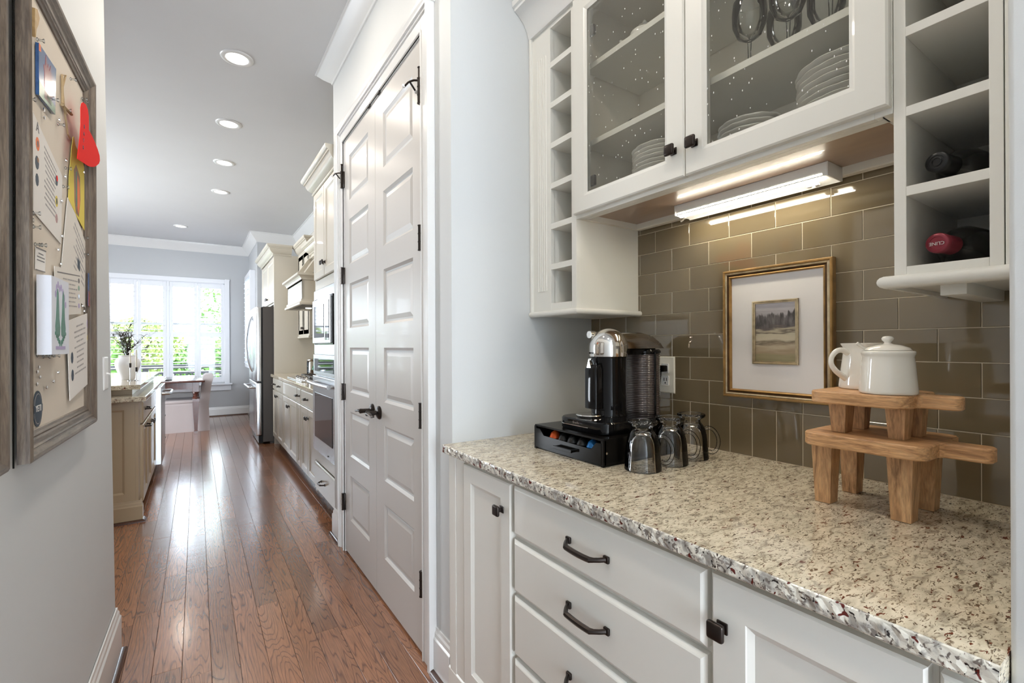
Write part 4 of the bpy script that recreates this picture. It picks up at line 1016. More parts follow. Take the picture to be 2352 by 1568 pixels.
# ================================================================ OUTSIDE
MB().box(-12,14,WY+.2,40,-1.6,-1.5).build('lawn','grass',None,kind='structure')
MB().box(-6,5,WY+.16,13.0,-.2,-.1).build('deck_floor','deckfloor',None,kind='structure')
r=thing('deck_railing','dark deck railing with slim balusters outside the shuttered window','railing',(-.5,12.6,-.1))
MB().box(-5,4,12.55,12.69,.80,.885,.004).build('top_rail','deck',r); MB().box(-5,4,12.59,12.65,.04,.09).build('bottom_rail','deck',r)
MB().box(-5,4,12.59,12.65,.68,.73).build('middle_rail','deck',r)
for i in range(36):
    x=-2.6+i*.105; MB().box(x-.017,x+.017,12.60,12.64,.09,.68).build('baluster','deck',r)
for x in (-2.7,-.9,1.25): MB().box(x-.05,x+.05,12.57,12.67,-.1,.80).build('post','deck',r)
def tree(nm,lab,x,y,h,rad,m,seed,n=900,group='trees beyond the deck'):
    rr=random.Random(seed); t=thing(nm,lab,'tree',(x,y,-1.5),group)
    b=MB(); b.tube([(x,y,-1.5),(x+.1,y,h*.3),(x-.05,y,h*.62)],[.10,.06,.02],8)
    for k in range(7):
        a=rr.random()*6.28; z=h*(.12+.07*k); b.tube([(x,y,z),(x+rad*.5*math.cos(a),y+rad*.5*math.sin(a),z+.12*h),(x+rad*.85*math.cos(a),y+rad*.85*math.sin(a),z+.22*h)],[.05,.03,.012],6)
    b.build('trunk','bark',t,smooth=True)
    vs=[];fs=[]
    for i in range(n):
        a=rr.random()*6.28; q=rad*rr.random()**.45; zz=h*.15+(h*.95)*rr.random(); k=math.sin(min(1,max(0,(zz-h*.1)/h))*PI)**.5
        c=Vector((x+q*k*math.cos(a),y+q*k*math.sin(a),zz)); s_=rr.uniform(.05,.12)
        u=Vector((rr.uniform(-1,1),rr.uniform(-1,1),rr.uniform(-1,1))).normalized(); v=u.orthogonal().normalized()
        i0=len(vs); vs+= [c-u*s_,c+v*s_*.55,c+u*s_,c-v*s_*.55]; fs.append((i0,i0+1,i0+2,i0+3))
    me=bpy.data.meshes.new('leaves'); me.from_pydata([tuple(p-Vector((x,y,-1.5))) for p in vs],[],fs); me.materials.append(M[m])
    o=bpy.data.objects.new('leaves',me); COL.objects.link(o); o.parent=t; o['kind']='stuff'
for i,(x,y,h,rad,m,lab) in enumerate(((.95,17.2,5.2,.95,'leaf','green leafy tree at the right of the window view'),(-1.4,17.6,1.9,1.2,'leaf2','low yellow green shrub behind the deck railing, centre'),(.25,15.0,1.3,.8,'leaf','low green shrub behind the railing at right'),(-2.5,15.4,1.5,1.0,'leaf','broad green bush behind the railing at left'),(-4.4,19.5,3.2,1.4,'leaf2','pale green tree at the far left of the window view'),(3.4,20.5,3.4,1.6,'leaf2','pale yellow tree farther right behind the leafy one'))):
    tree('garden_tree' if h>2 else 'garden_shrub',lab,x,y,h,rad,m,20+i,n=1600)

# ================================================================ DINING SET
r=thing('dining_table','dark turned-leg dining table with a polished top near the window','table',(-.75,9.05,0))
b=MB(); b.box(-1.55,.10,8.36,9.62,.745,.775,.010,3); b.build('tabletop','darkwood',r,smooth=True)
b=MB(); b.box(-1.45,0.0,8.46,8.485,.645,.745).box(-1.45,0.0,9.50,9.525,.645,.745).box(-.012,.012,8.46,9.52,.645,.745).box(-1.46,-1.435,8.46,9.52,.645,.745); b.build('apron','darkwood',r)
for x,y in ((-.012,8.47),(-.012,9.51),(-1.44,8.47),(-1.44,9.51)):
    b=MB(); b.box(x-.042,x+.042,y-.042,y+.042,.60,.745,.003)
    b.lathe([(.030,.60),(.044,.595),(.046,.585),(.036,.575),(.028,.565),(.028,.535),(.040,.525),(.046,.515),(.046,.50),(.040,.492)],(x,y,0),16)
    b.rings([[(x-k,y-k,z),(x+k,y-k,z),(x+k,y+k,z),(x-k,y+k,z)] for k,z in ((.042,.50),(.042,.46),(.020,.03),(.026,.02),(.026,0.0))])
    b.build('leg','darkwood',r)
def parsons(x0,x1,y0,y1,lab,back='x'):
    t=thing('slipcovered_chair',lab,'chair',((x0+x1)/2,(y0+y1)/2,0),'slipcovered dining chairs')
    b=MB(); b.rings([[(x0-.012,y0-.01,.0),(x1+.015,y0-.01,.0),(x1+.015,y1+.01,.0),(x0-.012,y1+.01,.0)],[(x0,y0,.40),(x1,y0,.40),(x1,y1,.40),(x0,y1,.40)],[(x0+.005,y0+.005,.425),(x1,y0+.005,.425),(x1,y1-.005,.425),(x0+.005,y1-.005,.425)]])
    b.build('skirt','linen',t)
    b=MB(); b.box(x0+.003,x1-.09,y0+.003,y1-.003,.42,.475,.022,3); b.build('seat_cushion','linen',t,smooth=True)
    b=MB()
    sec=[]
    for z,xa,xb in ((.40,x1-.115,x1+.005),(.55,x1-.100,x1+.020),(.70,x1-.085,x1+.04),(.79,x1-.075,x1+.062),(.83,x1-.062,x1+.066),(.85,x1-.03,x1+.05)):
        i=.0 if z<.8 else (.012 if z<.84 else .035)
        sec.append([(xa,y0+i,z),(xb,y0+i,z),(xb,y1-i,z),(xa,y1-i,z)])
    b.rings(sec); b.build('backrest','linen',t,smooth=True)
    return t
parsons(-.40,.15,8.56,9.12,'pale slipcovered dining chair tucked under the dark table, facing left')
# dark seat cushion / serving tray on table
o=MB().box(-.95,-.30,8.55,9.0,.7755,.79,.006).build('serving_tray','blackm'); tag(o,'dark tray lying on the dining table near the window','tray')

# ================================================================ ISLAND DECOR
vx,vy,vz=-.492,5.20,.9925
r=thing('vase','large white urn vase with dark twigs and pale fronds on the island','vase',(vx,vy,vz))
MB().lathe([(q*.65,h*.84) for q,h in [(0,0),(.072,0),(.076,.006),(.084,.03),(.112,.09),(.132,.14),(.136,.172),(.126,.20),(.098,.222),(.092,.232),(.096,.242),(.094,.248),(.086,.246),(.082,.235),(.09,.215),(.10,.20),(0,.19)]],(vx,vy,vz),36).build('urn','vase',r,smooth=True)
rt=random.Random(9)
def branchy(n,rad,h,m,nm,rr,sub=4,r0=.0035):
    for k in range(n):
        b=MB(); a=rt.random()*6.28; ln=h*rt.uniform(.6,1); lean=rad*rt.uniform(.3,1)
        pts=[Vector((vx,vy,vz+.18))]
        for i in range(1,7):
            t=i/6; pts.append(Vector((vx+math.cos(a)*lean*t**1.3+rt.uniform(-.012,.012),vy+math.sin(a)*lean*t**1.3+rt.uniform(-.012,.012),vz+.18+ln*t)))
        b.tube(pts,[r0*(1-.12*i) for i in range(7)],5)
        for i in range(2,7):
            for q in range(sub):
                p=pts[i-1].lerp(pts[i],rt.random()); dv=Vector((rt.uniform(-1,1),rt.uniform(-1,1),rt.uniform(.1,1))).normalized()*rr*rt.uniform(.4,1)
                b.tube([p,p+dv*.5+Vector((0,0,.004)),p+dv],[r0*.6,r0*.5,r0*.25],4)
        b.build(nm,m,r)
branchy(11,.13,.30,'twig','twig',.055,5)
branchy(7,.30,.36,'sage','frond',.05,6,.0018)
for X,y,z1,h,l in ((-.457,5.0,.145,.095,'left one of two ivory taper candles in front of the white vase'),(-.417,5.0,.110,.140,'right one of two ivory taper candles in front of the white vase')):
    t=thing('candlestick',l,'candle',(X,y,vz))
    MB().lathe([(0,0),(.018,0),(.018,.003),(.004,.006),(.003,.01),(.003,z1-.035),(0,z1-.035)],(X,y,vz),14).build('stem','steel',t,smooth=True)
    MB().lathe([(0,z1-.038),(.008,z1-.036),(.0085,z1),(0,z1)],(X,y,vz),14).build('cup','bronze',t,smooth=True)
    MB().lathe([(0,z1),(.0062,z1),(.0055,z1+h),(.002,z1+h+.006),(0,z1+h+.008)],(X,y,vz),12).build('taper','candle',t,smooth=True)

# ================================================================ ON THE WORKTOP
ZC=.9145
# pod drawer
r=thing('pod_drawer','black metal pod drawer box with scooped front under the coffee machine','drawer box',(1.14,1.16,ZC))
bx0,bx1,by0,by1=.978,1.31,.994,1.329
b=MB(); b.box(bx0+.002,bx1,by0,by1,.990,.996,.001).box(bx0+.006,bx1,by0,by0+.003,ZC+.002,.991).box(bx0+.006,bx1,by1-.003,by1,ZC+.002,.991).box(bx1-.003,bx1,by0,by1,ZC+.002,.991).box(bx0+.006,bx1,by0,by1,ZC+.001,ZC+.005)
b.box(bx0,bx0+.012,by0,by0+.010,ZC,.992).box(bx0,bx0+.012,by1-.010,by1,ZC,.992); b.build('shell','blackm',r)
b=MB(); yN0,yN1=1.045,1.275
b.poly([(bx0-.001,y,z) for y,z in ((by0+.008,ZC+.006),(by1-.008,ZC+.006),(by1-.008,.984),(yN1+.022,.984),(yN1,.964),(yN0,.960),(yN0-.022,.982),(by0+.008,.984))],(.003,0,0))
b.build('drawer_front','blackm',r)
b=MB(); b.box(bx0-.018,bx0-.013,1.115,1.205,.936,.946,.001).box(bx0-.014,bx0,1.117,1.122,.937,.945).box(bx0-.014,bx0,1.198,1.203,.937,.945); b.build('handle','blackm',r)
b=MB(); b.box(bx0+.004,bx1-.02,by0+.006,by1-.006,.952,.955); b.build('drawer_tray','blackm',r)
MB().lathe([(0,0),(.004,0),(.004,.002),(0,.0025)],(bx0+.013,by0,.955),12,'y',T=Matrix.Scale(-1,4,(0,1,0))).build('screw','chrome',r)
for y,m,l in ((1.250,'podorange','orange-topped coffee pod at the left end of the pod drawer'),(1.204,'podblack','black coffee pod beside the orange one in the pod drawer'),(1.158,'podblack','black coffee pod in the middle of the pod drawer'),(1.112,'podblack','black coffee pod next to the blue one in the pod drawer'),(1.067,'podblue','bright blue coffee pod at the right end of the pod drawer')):
    o=MB().lathe([(0,0),(.020,.0),(.0215,.003),(.019,.008),(.015,.018),(.006,.025),(0,.026)],(bx0+.030,y,.9565),20).build('coffee_pod',m,smooth=True); tag(o,l,'coffee pod')
# coffee machine
r=thing('coffee_machine','black and chrome capsule coffee machine with a ribbed water tank at the rear','coffee machine',(1.17,1.16,.996))
mx,my=1.168,1.16
def rr_loop(x0,x1,y0,y1,rad,z,n=5):
    out=[]
    for cx,cy,a0 in ((x1-rad,y1-rad,0),(x0+rad,y1-rad,PI/2),(x0+rad,y0+rad,PI),(x1-rad,y0+rad,3*PI/2)):
        for i in range(n+1):
            a=a0+PI/2*i/n; out.append((cx+rad*math.cos(a),cy+rad*math.sin(a),z))
    return out
b=MB(); b.rings([rr_loop(1.012,1.30,1.022,1.245,.045,z) for z in (.9965,)]+[rr_loop(1.010,1.30,1.020,1.247,.045,z) for z in (1.000,1.030)]+[rr_loop(1.014,1.298,1.024,1.243,.042,1.034)])
b.build('base','blackp',r,smooth=True)
b=MB(); b.rings([rr_loop(1.009,1.12,1.060,1.246,.04,z) for z in (1.012,1.0135)]); b.build('seam','chrome',r)
b=MB(); b.lathe([(0,1.0345),(.062,1.0345),(.0595,1.042),(.0585,1.06),(.0585,1.225),(.060,1.231),(0,1.231)],(mx,my,0),40); b.build('brew_column','blackp',r,smooth=True)
b=MB(); pr=[(0,1.2315),(.0645,1.2315),(.0652,1.236),(.0652,1.262)]+[(.0652*math.cos(a),1.262+.064*math.sin(a)) for a in [PI/2*i/12 for i in range(1,13)]]
b.lathe(pr,(mx,my,0),48); b.build('chrome_head','chrome',r,smooth=True)
# horizontal chrome housing reaching back over the tank
sec=[]
for x,zt in ((mx+.01,1.312),(mx+.08,1.314),(mx+.15,1.314),(mx+.19,1.306),(mx+.213,1.290),(mx+.225,1.262)):
    l=[]
    for i in range(17):
        a=PI*i/16; l.append((x,my-.052*math.cos(a),1.2575+max(.004,(zt-1.2575))*math.sin(a)**.7))
    sec.append(l)
b=MB(); b.rings(sec); b.build('rear_housing','chromereflect',r,smooth=True)
b=MB(); b.box(mx+.03,mx+.19,my-.045,my+.045,1.235,1.258,.004); b.build('neck_bridge','blackp',r)
# lever
b=MB(); b.tube([(mx+.05,my+.050,1.300),(mx+.01,my+.050,1.312),(mx-.02,my+.050,1.311)],.005,8); b.tube([(mx-.042,my+.050,1.306),(mx-.018,my+.050,1.306)],.0125,18); b.build('lever','chrome',r,smooth=True)
b=MB(); b.rings([rr_loop(mx-.088,mx-.045,my-.028,my+.028,.010,z,3) for z in (1.060,1.190)]+[rr_loop(mx-.080,mx-.045,my-.024,my+.024,.010,1.205,3)]); b.build('spout_housing','blackp',r,smooth=True)
b=MB(); b.poly([(mx-.0885,my+.012,1.195),(mx-.0885,my+.003,1.225),(mx-.0885,my-.006,1.195)],(.02,0,0)); b.build('spout','chrome',r)
b=MB(); b.lathe([(.036,1.0345),(.044,1.0345),(.0455,1.039),(.043,1.042),(.037,1.041)],(1.085,1.165,0),32)
for i in range(-6,7):
    y=i*.0062; h_=math.sqrt(max(0,.040**2-y*y)); b.box(1.085-h_,1.085+h_,1.165+y-.0012,1.165+y+.0012,1.038,1.0405)
b.build('cup_grid','chrome',r,smooth=False)
# water tank
tx=1.338; b=MB(); pr=[(0,1.0),(.058,1.0),(.060,1.006)]
z=1.012
while z<1.232: pr+= [(.0615,z),(.0598,z+.0022),(.0615,z+.0044)]; z+=.0062
pr+=[(.061,1.238),(0,1.238)]
b.lathe(pr,(tx,my,0),44); b.build('water_tank','tankribbed',r,smooth=True,angle=1.2)
b=MB().lathe([(0,1.2385),(.060,1.2385),(.064,1.241),(.064,1.248),(.058,1.254),(0,1.256)],(tx,my,0),40); b.build('tank_lid','blackp',r,smooth=True)
b=MB(); b.tube([(tx-.01,my-.060,1.24),(tx-.01,my-.0655,1.245),(tx-.01,my-.0655,1.02)],.0035,6).tube([(mx-.02,my+.062,1.045),(mx+.08,my+.13,1.010),(mx+.16,my+.16,1.005)],.004,6); b.build('water_tube_and_cord','blackp',r,smooth=True)
def cyl_text(txt, cx, cy, rad, a0, z, size, m, par):
    step=size*.72/rad
    for i,ch in enumerate(txt):
        a=a0+(i-(len(txt)-1)/2)*step
        n=Vector((-math.cos(a),-math.sin(a),0)) # outward
        pos=Vector((cx,cy,z))+n*rad
        xd=Vector((math.sin(a)*-1,math.cos(a),0))*-1
        # reading direction left to right for a viewer outside
        T=frameT(pos, xd if xd.cross(Vector((0,0,1))).dot(n)>0 else -xd,(0,0,1))
        text_mesh(ch,size,T,m,par,'lettering')
cyl_text('NESPRESSO',mx,my,.0655,-.42,1.243,.0078,'blackm',r)
text_mesh('Breville',.010,frameT((1.0095,1.148,1.022),(0,-1,0),(0,0,1)),'chrome',r)
# glass mugs, upside down
def mug(cx,cy,lab):
    r=thing('glass_mug',lab,'glass mug',(cx,cy,ZC),'clear glass mugs upside down on the granite')
    z=ZC+.0006
    out=[(.0515,0),(.0520,.003),(.0512,.010),(.0495,.03),(.0480,.055),(.0455,.075),(.041,.092),(.0345,.105),(.0285,.112),(.0272,.118),(.031,.124),(.040,.129),(.0425,.134),(.0415,.1385),(.036,.1395)]
    top=[(.030,.1365),(.022,.130),(0,.128)]
    inn=[(0,.108),(.020,.106),(.031,.098),(.038,.086),(.043,.070),(.0455,.050),(.0475,.025),(.0492,.004),(.0500,0)]
    b=MB(); loops=[]
    for rr,h in [(a,z+h) for a,h in (inn[::-1]+[])][::1]: pass
    prof=[(a,z+h) for a,h in inn]+[(a,z+h) for a,h in out]+[(a,z+h) for a,h in top]
    b.lathe(prof,(cx,cy,0),48); bd=b.build('cup','glass',r,smooth=True,angle=1.3)
    d=Vector((.80,-.60,0)); P=lambda o,h: Vector((cx,cy,z+h))+d*o
    pts=[P(.0425,.092),P(.055,.094),P(.070,.086),P(.081,.068),P(.084,.046),P(.078,.026),P(.066,.017),P(.0525,.020)]
    sm=[]
    for i in range(len(pts)-1):
        p0=pts[max(i-1,0)];p1=pts[i];p2=pts[i+1];p3=pts[min(i+2,len(pts)-1)]
        for k in range(4):
            t=k/4; sm.append(.5*((2*p1)+(p2-p0)*t+(2*p0-5*p1+4*p2-p3)*t*t+(3*p1-p0-3*p2+p3)*t**3))
    sm.append(pts[-1]); b=MB(); b.tube(sm,.0058,12); b.build('handle','glass',r,smooth=True,angle=1.3)
mug(1.061,.92,'clear glass mug upside down, nearest the counter front'); mug(1.182,.92,'clear glass mug upside down, middle of the three'); mug(1.295,.928,'clear glass mug upside down, nearest the tiles')

# wooden risers
def riser(name,lab,x0,x1,y0,y1,zb,zt,hx,hy,hw,legs,loc):
    r=thing(name,lab,'riser',loc,'mango wood riser boards stacked on the worktop')
    n=6; rad=.028; out=[]
    P=[]
    def arc(cx,cy,a0,rd):
        return [(cx+rd*math.cos(a0+PI/2*i/n),cy+rd*math.sin(a0+PI/2*i/n)) for i in range(n+1)]
    P+=arc(x1-rad,y1-rad,0,rad)+arc(x0+rad,y1-rad,PI/2,rad)+arc(x0+rad,y0+rad,PI,rad)
    P+=[(hx-hw-.006,y0),(hx-hw,y0-.008)]
    hr=hw*.7
    P+=[(hx-hw,hy+hr)]+[(hx-hw+hr-hr*math.cos(PI/2*i/n),hy+hr-hr*math.sin(PI/2*i/n)) for i in range(1,n+1)]+[(hx+hw-hr+hr*math.sin(PI/2*i/n),hy+hr-hr*math.cos(PI/2*i/n)) for i in range(n+1)]
    P+=[(hx+hw,y0-.008),(hx+hw+.006,y0)]
    P+=arc(x1-rad,y0+rad,3*PI/2,rad)
    e=.0025
    def inset(k):
        q=[];N=len(P)
        for i,p in enumerate(P):
            a=Vector(P[i-1]);c=Vector(P[(i+1)%N]); t=(c-a).normalized(); nn=Vector((-t.y,t.x)); q.append((p[0]+nn.x*k,p[1]+nn.y*k))
        return q
    I=inset(e)
    b=MB(); b.rings([[(x,y,zb) for x,y in I],[(x,y,zb+e) for x,y in P],[(x,y,zt-e) for x,y in P],[(x,y,zt) for x,y in I]])
    b.build('board','mango',r,smooth=True,angle=.5)
    for lx,ly,z0,wx,wy in legs:
        b=MB(); k=1.32
        b.rings([[(lx-wx*s_,ly-wy*s_,z),(lx+wx*s_,ly-wy*s_,z),(lx+wx*s_,ly+wy*s_,z),(lx-wx*s_,ly+wy*s_,z)] for z,s_ in ((z0,1),(zb-.0004,k))])
        b.build('leg','mangoleg',r)
    return r
riser('wooden_riser','larger mango wood board riser on four tapered legs, standing on the granite',1.125,1.345,.305,.525,1.048,1.076,1.228,.232,.022,[(1.187,.499,ZC+.0005,.0175,.0155),(1.187,.357,ZC+.0005,.0185,.0165),(1.336-.02,.496,ZC+.0005,.0175,.0145),(1.333-.02,.355,ZC+.0005,.0175,.0165)],(1.235,.41,ZC))
riser('wooden_riser','smaller mango wood board riser stacked on top, carrying the ceramics',1.128,1.315,.335,.512,1.142,1.168,1.212,.272,.020,[(1.194,.470,1.0765,.018,.013),(1.194,.366,1.0765,.018,.013),(1.27,.462,1.0765,.014,.012),(1.262,.358,1.0765,.014,.012)],(1.22,.42,1.0765))
# sugar bowl
sx,sy,sz=1.178,.380,1.1688
r=thing('sugar_bowl','cream ceramic lidded sugar bowl with a spoon, front of the upper board','sugar bowl',(sx,sy,sz))
MB().lathe([(0,0),(.047,0),(.0485,.002),(.0488,.006),(.0468,.030),(.0443,.060),(.0425,.074),(.0435,.078),(.0450,.081),(.0450,.085),(.0430,.087),(.040,.086),(.039,.080),(.041,.01),(0,.008)],(sx,sy,sz),48).build('bowl','ceramic',r,smooth=True,angle=1.2)
MB().lathe([(0,.0865),(.038,.0865),(.0395,.088),(.036,.093),(.022,.0985),(.010,.1005),(.0062,.102),(.006,.105),(.0095,.1085),(.0105,.112),(.0085,.1155),(.004,.117),(0,.1172)],(sx,sy,sz),40).build('lid','ceramic',r,smooth=True,angle=1.2)
b=MB(); b.tube([(sx-.012,sy+.028,sz+.086),(sx-.020,sy+.036,sz+.094),(sx-.028,sy+.044,sz+.103)],[.0022,.0028,.0034],10); b.build('spoon','ceramic',r,smooth=True)
px,py,pz=1.268,.452,1.1688
r=thing('pitcher','cream ceramic pitcher with a looped handle, behind the sugar bowl','pitcher',(px,py,pz))
spd=math.atan2(-.60,.80)
def lipm(a,rr,h): return 1+ (.10*max(0,math.cos(a-spd))**6 if h>.085 else 0)
MB().lathe([(0,0),(.0485,0),(.050,.002),(.0495,.010),(.0455,.045),(.0415,.078),(.0405,.088),(.042,.095),(.0455,.100),(.0462,.1025),(.044,.1032),(.040,.098),(.0385,.088),(.0395,.07),(.046,.012),(0,.008)],(px,py,pz),56,mod=lipm).build('body','ceramic',r,smooth=True,angle=1.2)
d=Vector((-.86,.52,0)); P=lambda o,h: Vector((px,py,pz+h))+d*o
pts=[P(.0395,.080),P(.052,.087),P(.066,.085),P(.077,.073),P(.079,.057),P(.070,.042),P(.057,.031),P(.044,.022)]
sm=[]
for i in range(len(pts)-1):
    p0=pts[max(i-1,0)];p1=pts[i];p2=pts[i+1];p3=pts[min(i+2,len(pts)-1)]
    for k in range(4):
        t=k/4; sm.append(.5*((2*p1)+(p2-p0)*t+(2*p0-5*p1+4*p2-p3)*t*t+(3*p1-p0-3*p2+p3)*t**3))
sm.append(pts[-1]); MB().tube(sm,[.0052+.0016*abs(i/14-1) for i in range(len(sm))],12).build('handle','ceramic',r,smooth=True)

# ---- picture on the tiles
r=thing('framed_picture','gilt framed landscape painting in a wide white mat on the olive tiles','picture',(1.455,.75,1.10))
fy0,fy1,fz0,fz1=.588,.912,1.101,1.509; XF=1.440
def frame_rings(b,levels,inner_last=True):
    b.rings([[(x,y0,z0),(x,y1,z0),(x,y1,z1),(x,y0,z1)] for x,y0,y1,z0,z1 in levels],False,False)
def ins(k,x): return (x,fy0+k,fy1-k,fz0+k,fz1-k)
b=MB(); frame_rings(b,[ins(0,1.4625),ins(0,XF+.003),ins(.002,XF),ins(.006,XF),ins(.008,XF+.003)]); b.build('frame_outer','gold',r)
b=MB(); frame_rings(b,[ins(.008,XF+.003),ins(.011,XF+.0015),ins(.014,XF+.003)]); b.build('frame_bead','goldlight',r)
b=MB(); frame_rings(b,[ins(.014,XF+.003),ins(.017,XF+.007),ins(.020,XF+.005)]); b.build('frame_hollow','golddark',r)
b=MB(); frame_rings(b,[ins(.020,XF+.005),ins(.0225,XF+.003),ins(.025,XF+.006),ins(.027,XF+.012)]); b.build('frame_inner_lip','gold',r)
MB().box(XF+.0115,XF+.013,fy0+.026,fy1-.026,fz0+.026,fz1-.026).build('mat_board','matboard',r)
p=MB().box(XF+.0105,XF+.0118,.6835,.8120,1.2135,1.3995).build('painting','painting',r)
fy0,fy1,fz0,fz1=.6795,.8160,1.2095,1.4035
b=MB(); frame_rings(b,[ins(0,XF+.0118),ins(0,XF+.0065),ins(.0035,XF+.0055),ins(.005,XF+.008),ins(.0085,XF+.007),ins(.009,XF+.011)]); b.build('fillet','goldlight',r)

# ---- outlet
r=thing('wall_outlet','ivory wall outlet plate behind the coffee machine, one black plug in it','outlet',(1.46,1.153,1.09))
b=MB(); b.rings([rect(1.4625,1.114,1.192,1.091,1.226),rect(1.459,1.114,1.192,1.091,1.226),rect(1.4565,1.117,1.189,1.094,1.223)]); b.build('plate','white_plastic',r)
for z in (1.182,1.137):
    o=MB().box(1.4545,1.457,1.137,1.169,z-.018,z+.018,.004,3).build('receptacle','whitep',r)
    if z<1.16:
        MB().box(1.4540,1.4549,1.146,1.1485,z-.002,z+.010).box(1.4540,1.4549,1.157,1.1595,z-.002,z+.010).lathe([(0,1.4540),(.003,1.4540),(.003,1.4549),(0,1.4549)],(0,1.153,z-.009),10,'x').build('slots','blackm',o)
b=MB(); b.box(1.425,1.4545,1.141,1.165,1.170,1.194,.004); b.tube([(1.43,1.153,1.17),(1.425,1.155,1.13),(1.42,1.165,1.06),(1.42,1.17,.999)],.0035,6); b.build('plug','blackm',r,smooth=True)

# ================================================================ IN THE GLASS CABINET
def plate_mesh(R,k=12):
    b=MB(); pr=[(0,0),(.42*R,0),(.46*R,-.001),(.50*R,.001),(.62*R,.006),(.80*R,.0085),(.97*R,.012),(R,.0145),(.99*R,.0165),(.95*R,.0158),(.80*R,.0125),(.62*R,.0095),(.50*R,.0045),(0,.004)]
    b.lathe(pr,(0,0,0),72,mod=lambda a,r,h:1+(.028*(abs(math.cos(k*a/2))-.6) if r>.85*R else 0))
    return b.build('plate','china',None,smooth=True,angle=1.2)
ords=['topmost','second','third','fourth','fifth','sixth','seventh','eighth','lowest']
def stack(cx,cy,z,n,R,desc,group,pitch=.0135,tilt=0):
    p=plate_mesh(R); base_loc=None
    for i in range(n):
        o=p if i==0 else p.copy()
        if i: COL.objects.link(o)
        o.location=(cx+.0015*math.sin(i*2.1),cy+.0015*math.cos(i*1.7),z+i*pitch); o.rotation_euler=(0,tilt,i*.31)
        j=n-1-i; nm='lowest' if i==0 else ords[j] if j<8 else 'eighth'
        tag(o,'%s plate %s'%(nm,desc),'plate',group)
stack(1.290,1.020,1.7855,9,.105,'in the white scalloped stack behind the left glass door','scalloped plates in the left stack')
stack(1.300,.735,1.7855,7,.085,'in the white scalloped stack at the left of the right door','scalloped plates in the middle stack')
stack(1.290,.487,1.7855,9,.110,'in the taller white stack at the right of the right door','scalloped plates in the right stack',.0150)
# teapot and dish
r=thing('teapot','small white china teapot on the upper shelf behind the left door','teapot',(1.27,1.085,2.2695))
tz=2.2697
MB().lathe([(0,0),(.030,0),(.032,.004),(.045,.02),(.052,.040),(.048,.058),(.034,.070),(.028,.073),(0,.073)],(1.27,1.085,tz),28).build('body','china',r,smooth=True)
MB().lathe([(0,.0735),(.028,.0735),(.024,.080),(.008,.086),(.005,.09),(.008,.096),(.005,.101),(0,.102)],(1.27,1.085,tz),20).build('lid','china',r,smooth=True)
b=MB(); b.tube([(1.262,1.130,tz+.03),(1.256,1.150,tz+.04),(1.252,1.163,tz+.062),(1.248,1.175,tz+.070)],[.013,.010,.007,.006],10); b.build('spout','china',r,smooth=True)
b=MB(); b.tube([(1.275,1.037,tz+.058),(1.28,1.018,tz+.064),(1.283,1.006,tz+.045),(1.28,1.016,tz+.024),(1.276,1.036,tz+.018)],.0045,8); b.build('handle','china',r,smooth=True)
o=MB().lathe([(0,0),(.03,0),(.038,.006),(.05,.03),(.052,.034),(.048,.032),(.035,.010),(0,.006)],(1.27,1.10,1.9965),28).build('glass_dish','thin',smooth=True); tag(o,'small clear glass dish on the lower shelf behind the left door','dish')
def goblet(cx,cy,z,h,R,lab,group='clear stemmed glasses in the glass-door cabinet'):
    o=thing('wine_glass',lab,'glass',(cx,cy,z),group)
    MB().lathe([(0,z+h*.45),(R*.25,z+h*.455),(R*.7,z+h*.53),(R*.97,z+h*.68),(R,z+h*.85),(R*.93,z+h),(R*.90,z+h),(R*.97,z+h*.85),(R*.94,z+h*.68),(R*.66,z+h*.545),(0,z+h*.47)],(cx,cy,0),28).build('bowl','thin',o,smooth=True,angle=1.3)
    MB().lathe([(0,z),(R*.85,z),(R*.86,z+.002),(R*.3,z+.007),(.005,z+.014),(.004,z+.05),(.0055,z+h*.44),(.001,z+h*.449)],(cx,cy,0),24).build('stem_and_foot','thin',o,smooth=True)
zz=1.9965
goblet(1.255,.930,zz,.165,.040,'stemmed glass by the meeting stile on the lower shelf behind the left door')
for x,y,l in ((1.235,.700,'front stemmed glass at the left end of the shelf behind the right door'),(1.235,.600,'second stemmed glass from the left in the front row behind the right door'),(1.235,.505,'third stemmed glass from the left in the front row behind the right door'),(1.345,.665,'stemmed glass in the back row at left behind the right door'),(1.345,.560,'stemmed glass in the middle of the back row behind the right door'),(1.345,.455,'stemmed glass at the right of the back row behind the right door')):
    goblet(x,y,zz,.190,.043,l)
# wine bottles
def bottle(zb,foil,lab,txt=None):
    R_=.0405; zc=zb+R_+.0005; th=.155; c0=(1.166,.299,zc)
    r=thing('wine_bottle',lab,'bottle',(1.30,.28,zb),'wine bottles lying in the cubbies')
    T=Matrix.Rotation(-th,4,'Z')
    L=[(0,.052),(.0165,.052),(.017,.056),(.024,.064),(.034,.076),(R_,.092),(R_,.262),(.034,.270),(0,.270)]
    MB().lathe(L,c0,40,'x',T=T).build('glass_body','bottle',r,smooth=True,angle=1.2)
    N=[(0,.0008),(.0115,.0008),(.012,0),(.0170,0),(.0188,.002),(.0188,.013),(.0170,.014),(.0175,.026),(.0180,.0525),(0,.0525)]
    f=MB().lathe(N,c0,30,'x',T=T).build('capsule',foil,r,smooth=True,angle=.9)
    P=Matrix.Translation(c0)@T
    if txt:
        text_mesh(txt,.0088,P@frameT((-.0002,0,-.001),(0,1,0),(0,0,-1)),'matboard',f)
    else:
        b=MB(); b.tube([P@Vector((-.0001,.0075*math.cos(a),.0075*math.sin(a))) for a in [2*PI*i/14 for i in range(14)]],.0009,6,closed=True); b.build('embossed_ring',foil,f)
bottle(1.573,'blackfoil','dark wine bottle with a black capsule in the upper occupied cubby')
bottle(1.4195,'redfoil','dark wine bottle with a burgundy capsule in the lowest cubby','CLINE')
